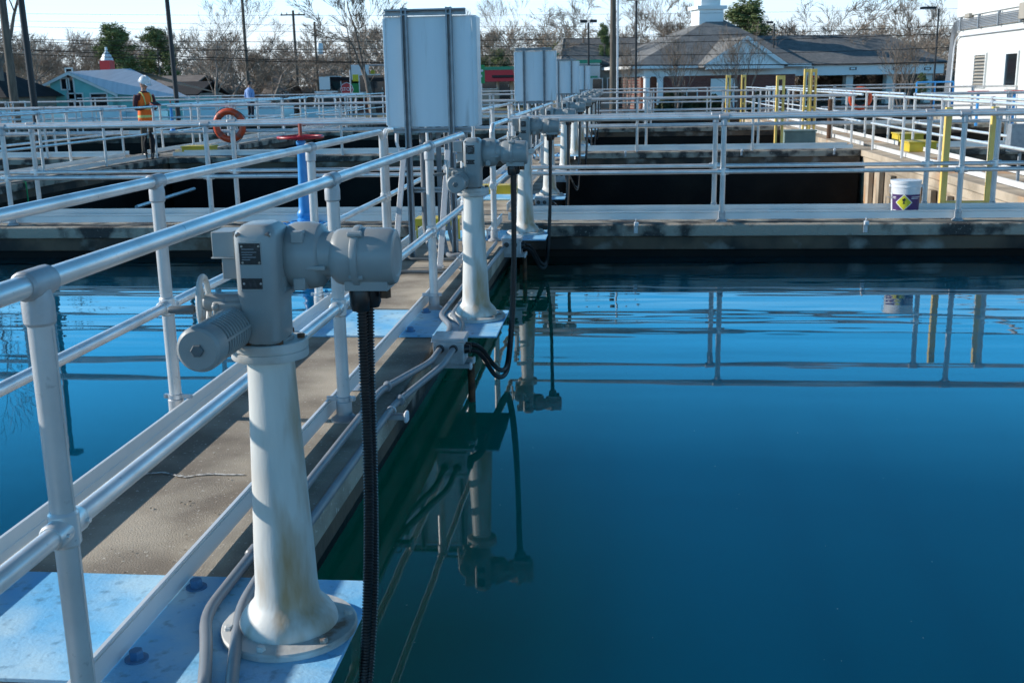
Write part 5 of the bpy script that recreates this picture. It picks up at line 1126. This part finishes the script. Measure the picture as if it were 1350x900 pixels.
# each kind is 10 m tall as grown: measured so that a tree can be set to a height
HT = {k: max(v.co.z for v in c.vertices) for k, (t_, c) in KIND.items()}
def tree(kind, px, Y, pyt, label, name='bare_tree', cat='tree', group='bare winter trees behind the plant', wid=1., rz=None, crown_m=None):
    h_ = at(px, pyt, Y).z-GZ; s_ = h_/HT[kind]; t = thing(name, label, cat, at_ground(px, Y), rz if rz is not None else random.uniform(0, 6.28), group); t.scale = (s_*wid, s_*wid, s_)
    for nm, me in zip(('trunk', 'crown'), KIND[kind]): link(nm, me, t)
    return t
for a_ in (('t', -8, 62, -330, 'very tall bare tree at the picture edge, its branches mirrored in the water', 1.0), ('a', 62, 105, 26, 'bare brownish tree above the dark roof', 1.25), ('c', 96, 118, 40, 'spreading bare tree behind the teal house gable', 1.3), ('b', 120, 112, 56, 'low bare tree left of the red chimney', 1.3),
           ('d', 282, 72, -26, 'large pale bare tree with upright limbs right of the black pole', 1.15), ('a', 300, 78, 20, 'bare tree crossing the slim timber pole', 1.2), ('c', 352, 88, 58, 'dense brown bare tree behind the man in the blue shirt', 1.7), ('a', 385, 94, 60, 'dense brown bare tree below the distant crossarm pole', 1.7), ('b', 330, 98, 62, 'rounded bare tree filling the thicket left of the crossarm pole', 1.7),
           ('b', 492, 68, -50, 'tall bare tree rising just left of the large cabinet', 1.2), ('a', 560, 105, 10, 'bare tree peeping over the large cabinet', 1.1), ('b', 648, 112, 34, 'bare tree just right of the large cabinet', 1.3), ('d', 697, 92, -16, 'bare tree with thin upright crown above the second cabinet', 1.0), ('a', 745, 116, 44, 'bushy bare tree between second cabinet and lamp post', 1.3), ('c', 772, 104, -6, 'bare tree behind the lamp post by the white building', 1.1),
           ('b', 812, 118, 4, 'bare tree behind the tall timber pole', 1.2), ('a', 872, 104, -36, 'bare tree left of the cupola with thick dark limbs', 1.15), ('d', 902, 108, -30, 'bare tree touching the cupola', 1.1), ('b', 1030, 125, 44, 'thin bare tree behind the evergreen', 1.1), ('c', 1092, 108, -14, 'wide spreading bare tree rising behind the canopy roof', 1.25), ('a', 1060, 122, 20, 'bare tree beside the wide spreading one', 1.2),
           ('a', 1170, 112, 14, 'brown bare tree behind the canopy roof end', 1.3), ('b', 1222, 106, -10, 'brown bare tree beside the one-armed lamp post', 1.3), ('c', 1262, 112, -20, 'brown bare tree touching the white plant building', 1.3), ('d', 1130, 126, 30, 'pale bare tree between the two spreading crowns', 1.2), ('b', 210, 122, 58, 'bare tree between the two pines', 1.5), ('c', 420, 112, 66, 'low bare tree above the white cart', 1.7), ('a', 455, 108, 62, 'bare tree above the stop sign', 1.6), ('a', 30, 112, 34, 'bare tree between timber pole and black pole', 1.4)):
    tree(*a_[:5], wid=a_[5])
for a_ in (('m', 893, 66, 32, 'multi-stemmed bare tree in front of the brick building porch', 1.0), ('m', 973, 66, 26, 'multi-stemmed bare tree in front of the pediment', 1.15), ('m', 826, 66, 44, 'multi-stemmed bare tree beside the black lamp post', .8), ('m', 1193, 66, 32, 'multi-stemmed bare tree before the drive-through canopy', 1.4)):
    tree(*a_[:5], wid=a_[5], group='multi-stemmed bare trees before the brick building', name='multi_stem_tree')
for a_ in (('p', 157, 108, 27, 'rounded pine above the teal house roof', 1.25), ('q', 212, 112, 33, 'dark pine left of the black pole', 1.0), ('p', 979, 104, -4, 'bright green pine right of the cupola', 1.5), ('q', 660, 118, 62, 'dark evergreen above the burgundy awning', 1.4), ('p', 735, 124, 54, 'evergreen just right of the second cabinet', 1.0), ('q', 797, 100, 28, 'small dark evergreen clump beside the tall timber pole', .45), ('q', 638, 122, 72, 'low dark evergreen beside the large cabinet', 1.2), ('q', 1216, 96, 95, 'small dark shrub tree under the canopy end', .9)):
    tree(*a_[:5], wid=a_[5], name='pine_tree' if a_[0] == 'p' else 'evergreen_tree', cat='evergreen', group='evergreens behind the plant')
# far woods: a continuous brown mass of bare trees
def far_woods():
    rnd = random.Random(5); V = []; Fc = []; base = 0
    packs = []
    for k in range(4):
        meshes = bare_tree(70+k, 10, .6, levels=5, kids=5, tw=.020, up=.4); ht = max(v.co.z for v in meshes[1].vertices)
        for me in meshes:
            v = np.empty(len(me.vertices)*3); me.vertices.foreach_get('co', v); f = [tuple(p_.vertices) for p_ in me.polygons]; packs.append((k, v.reshape(-1, 3)/ht, f))
    for i in range(260):
        px = -140 + 1640*(i+rnd.random())/260; Y = 130+50*rnd.random(); k = rnd.randrange(4)
        hgt = at(px, 20+62*rnd.random()**.7+(10 if 160 < px < 500 else 0), Y).z-GZ; a = rnd.random()*6.28; c_, s_ = math.cos(a), math.sin(a); x0 = at(px, 100, Y).x; w2 = hgt*1.35
        for kk, v, f in packs:
            if kk != k: continue
            q = np.stack([(v[:, 0]*c_-v[:, 1]*s_)*w2+x0, (v[:, 0]*s_+v[:, 1]*c_)*w2+Y, v[:, 2]*hgt+GZ], 1); V.append(q); Fc += [tuple(j+base for j in p_) for p_ in f]; base += len(q)
    me = bpy.data.meshes.new('woods'); me.from_pydata(np.concatenate(V).tolist(), [], Fc); me.materials.append(TWIGB); me.update()
    o = link('far_woods', me); tag(o, 'brown band of distant bare woods closing the horizon', 'woods'); o['kind'] = 'stuff'
far_woods()
# undergrowth and hedges in front of the shops
def leaf_mass(name, label, x0, x1, y0, y1, h_, n, m, seed, size=.16, cat='hedge', thin=.6):
    rnd = random.Random(seed); vs = []; fs = []
    for i in range(n):
        x = rnd.uniform(x0, x1); y = rnd.uniform(y0, y1); e = .55+.45*math.sin(x*1.7+seed)*math.sin(x*.63); z = GZ + (h_+1)*e*rnd.random()**.8
        u = Vector((rnd.gauss(0, 1), rnd.gauss(0, 1), rnd.gauss(0, 1))).normalized(); v = u.orthogonal().normalized()*size*thin; u = u*size*(.6+.8*rnd.random()); c = Vector((x, y, z)); o = len(vs); vs += [tuple(c-u), tuple(c+v), tuple(c+u), tuple(c-v)]; fs.append((o, o+1, o+2, o+3))
    o = MB().add(vs, fs).build(name, m, smooth=0); tag(o, label, cat); o['kind'] = 'stuff'
leaf_mass('hedge', 'low clipped green hedge along the foot of the brick building', at(845, 120, 70).x, at(1000, 120, 70).x, 69.4, 70.6, .95, 5000, HEDGE, 2)
leaf_mass('undergrowth', 'brown undergrowth below the bare thicket', at(255, 120, 100).x, at(470, 120, 100).x, 98, 108, 3.0, 22000, TWIGB, 4, .42, 'undergrowth', .1)
leaf_mass('undergrowth', 'brown undergrowth behind the houses', at(-60, 120, 118).x, at(250, 120, 118).x, 114, 124, 3.6, 22000, TWIGB, 6, .42, 'undergrowth', .1)
leaf_mass('undergrowth', 'brown and grey undergrowth along the far road', at(500, 120, 124).x, at(850, 120, 124).x, 120, 130, 4.2, 22000, TWIGB, 8, .42, 'undergrowth', .1)
leaf_mass('undergrowth', 'brown undergrowth seen under the canopy', at(1050, 120, 108).x, at(1330, 120, 108).x, 104, 114, 4.0, 22000, TWIGB, 9, .42, 'undergrowth', .1)
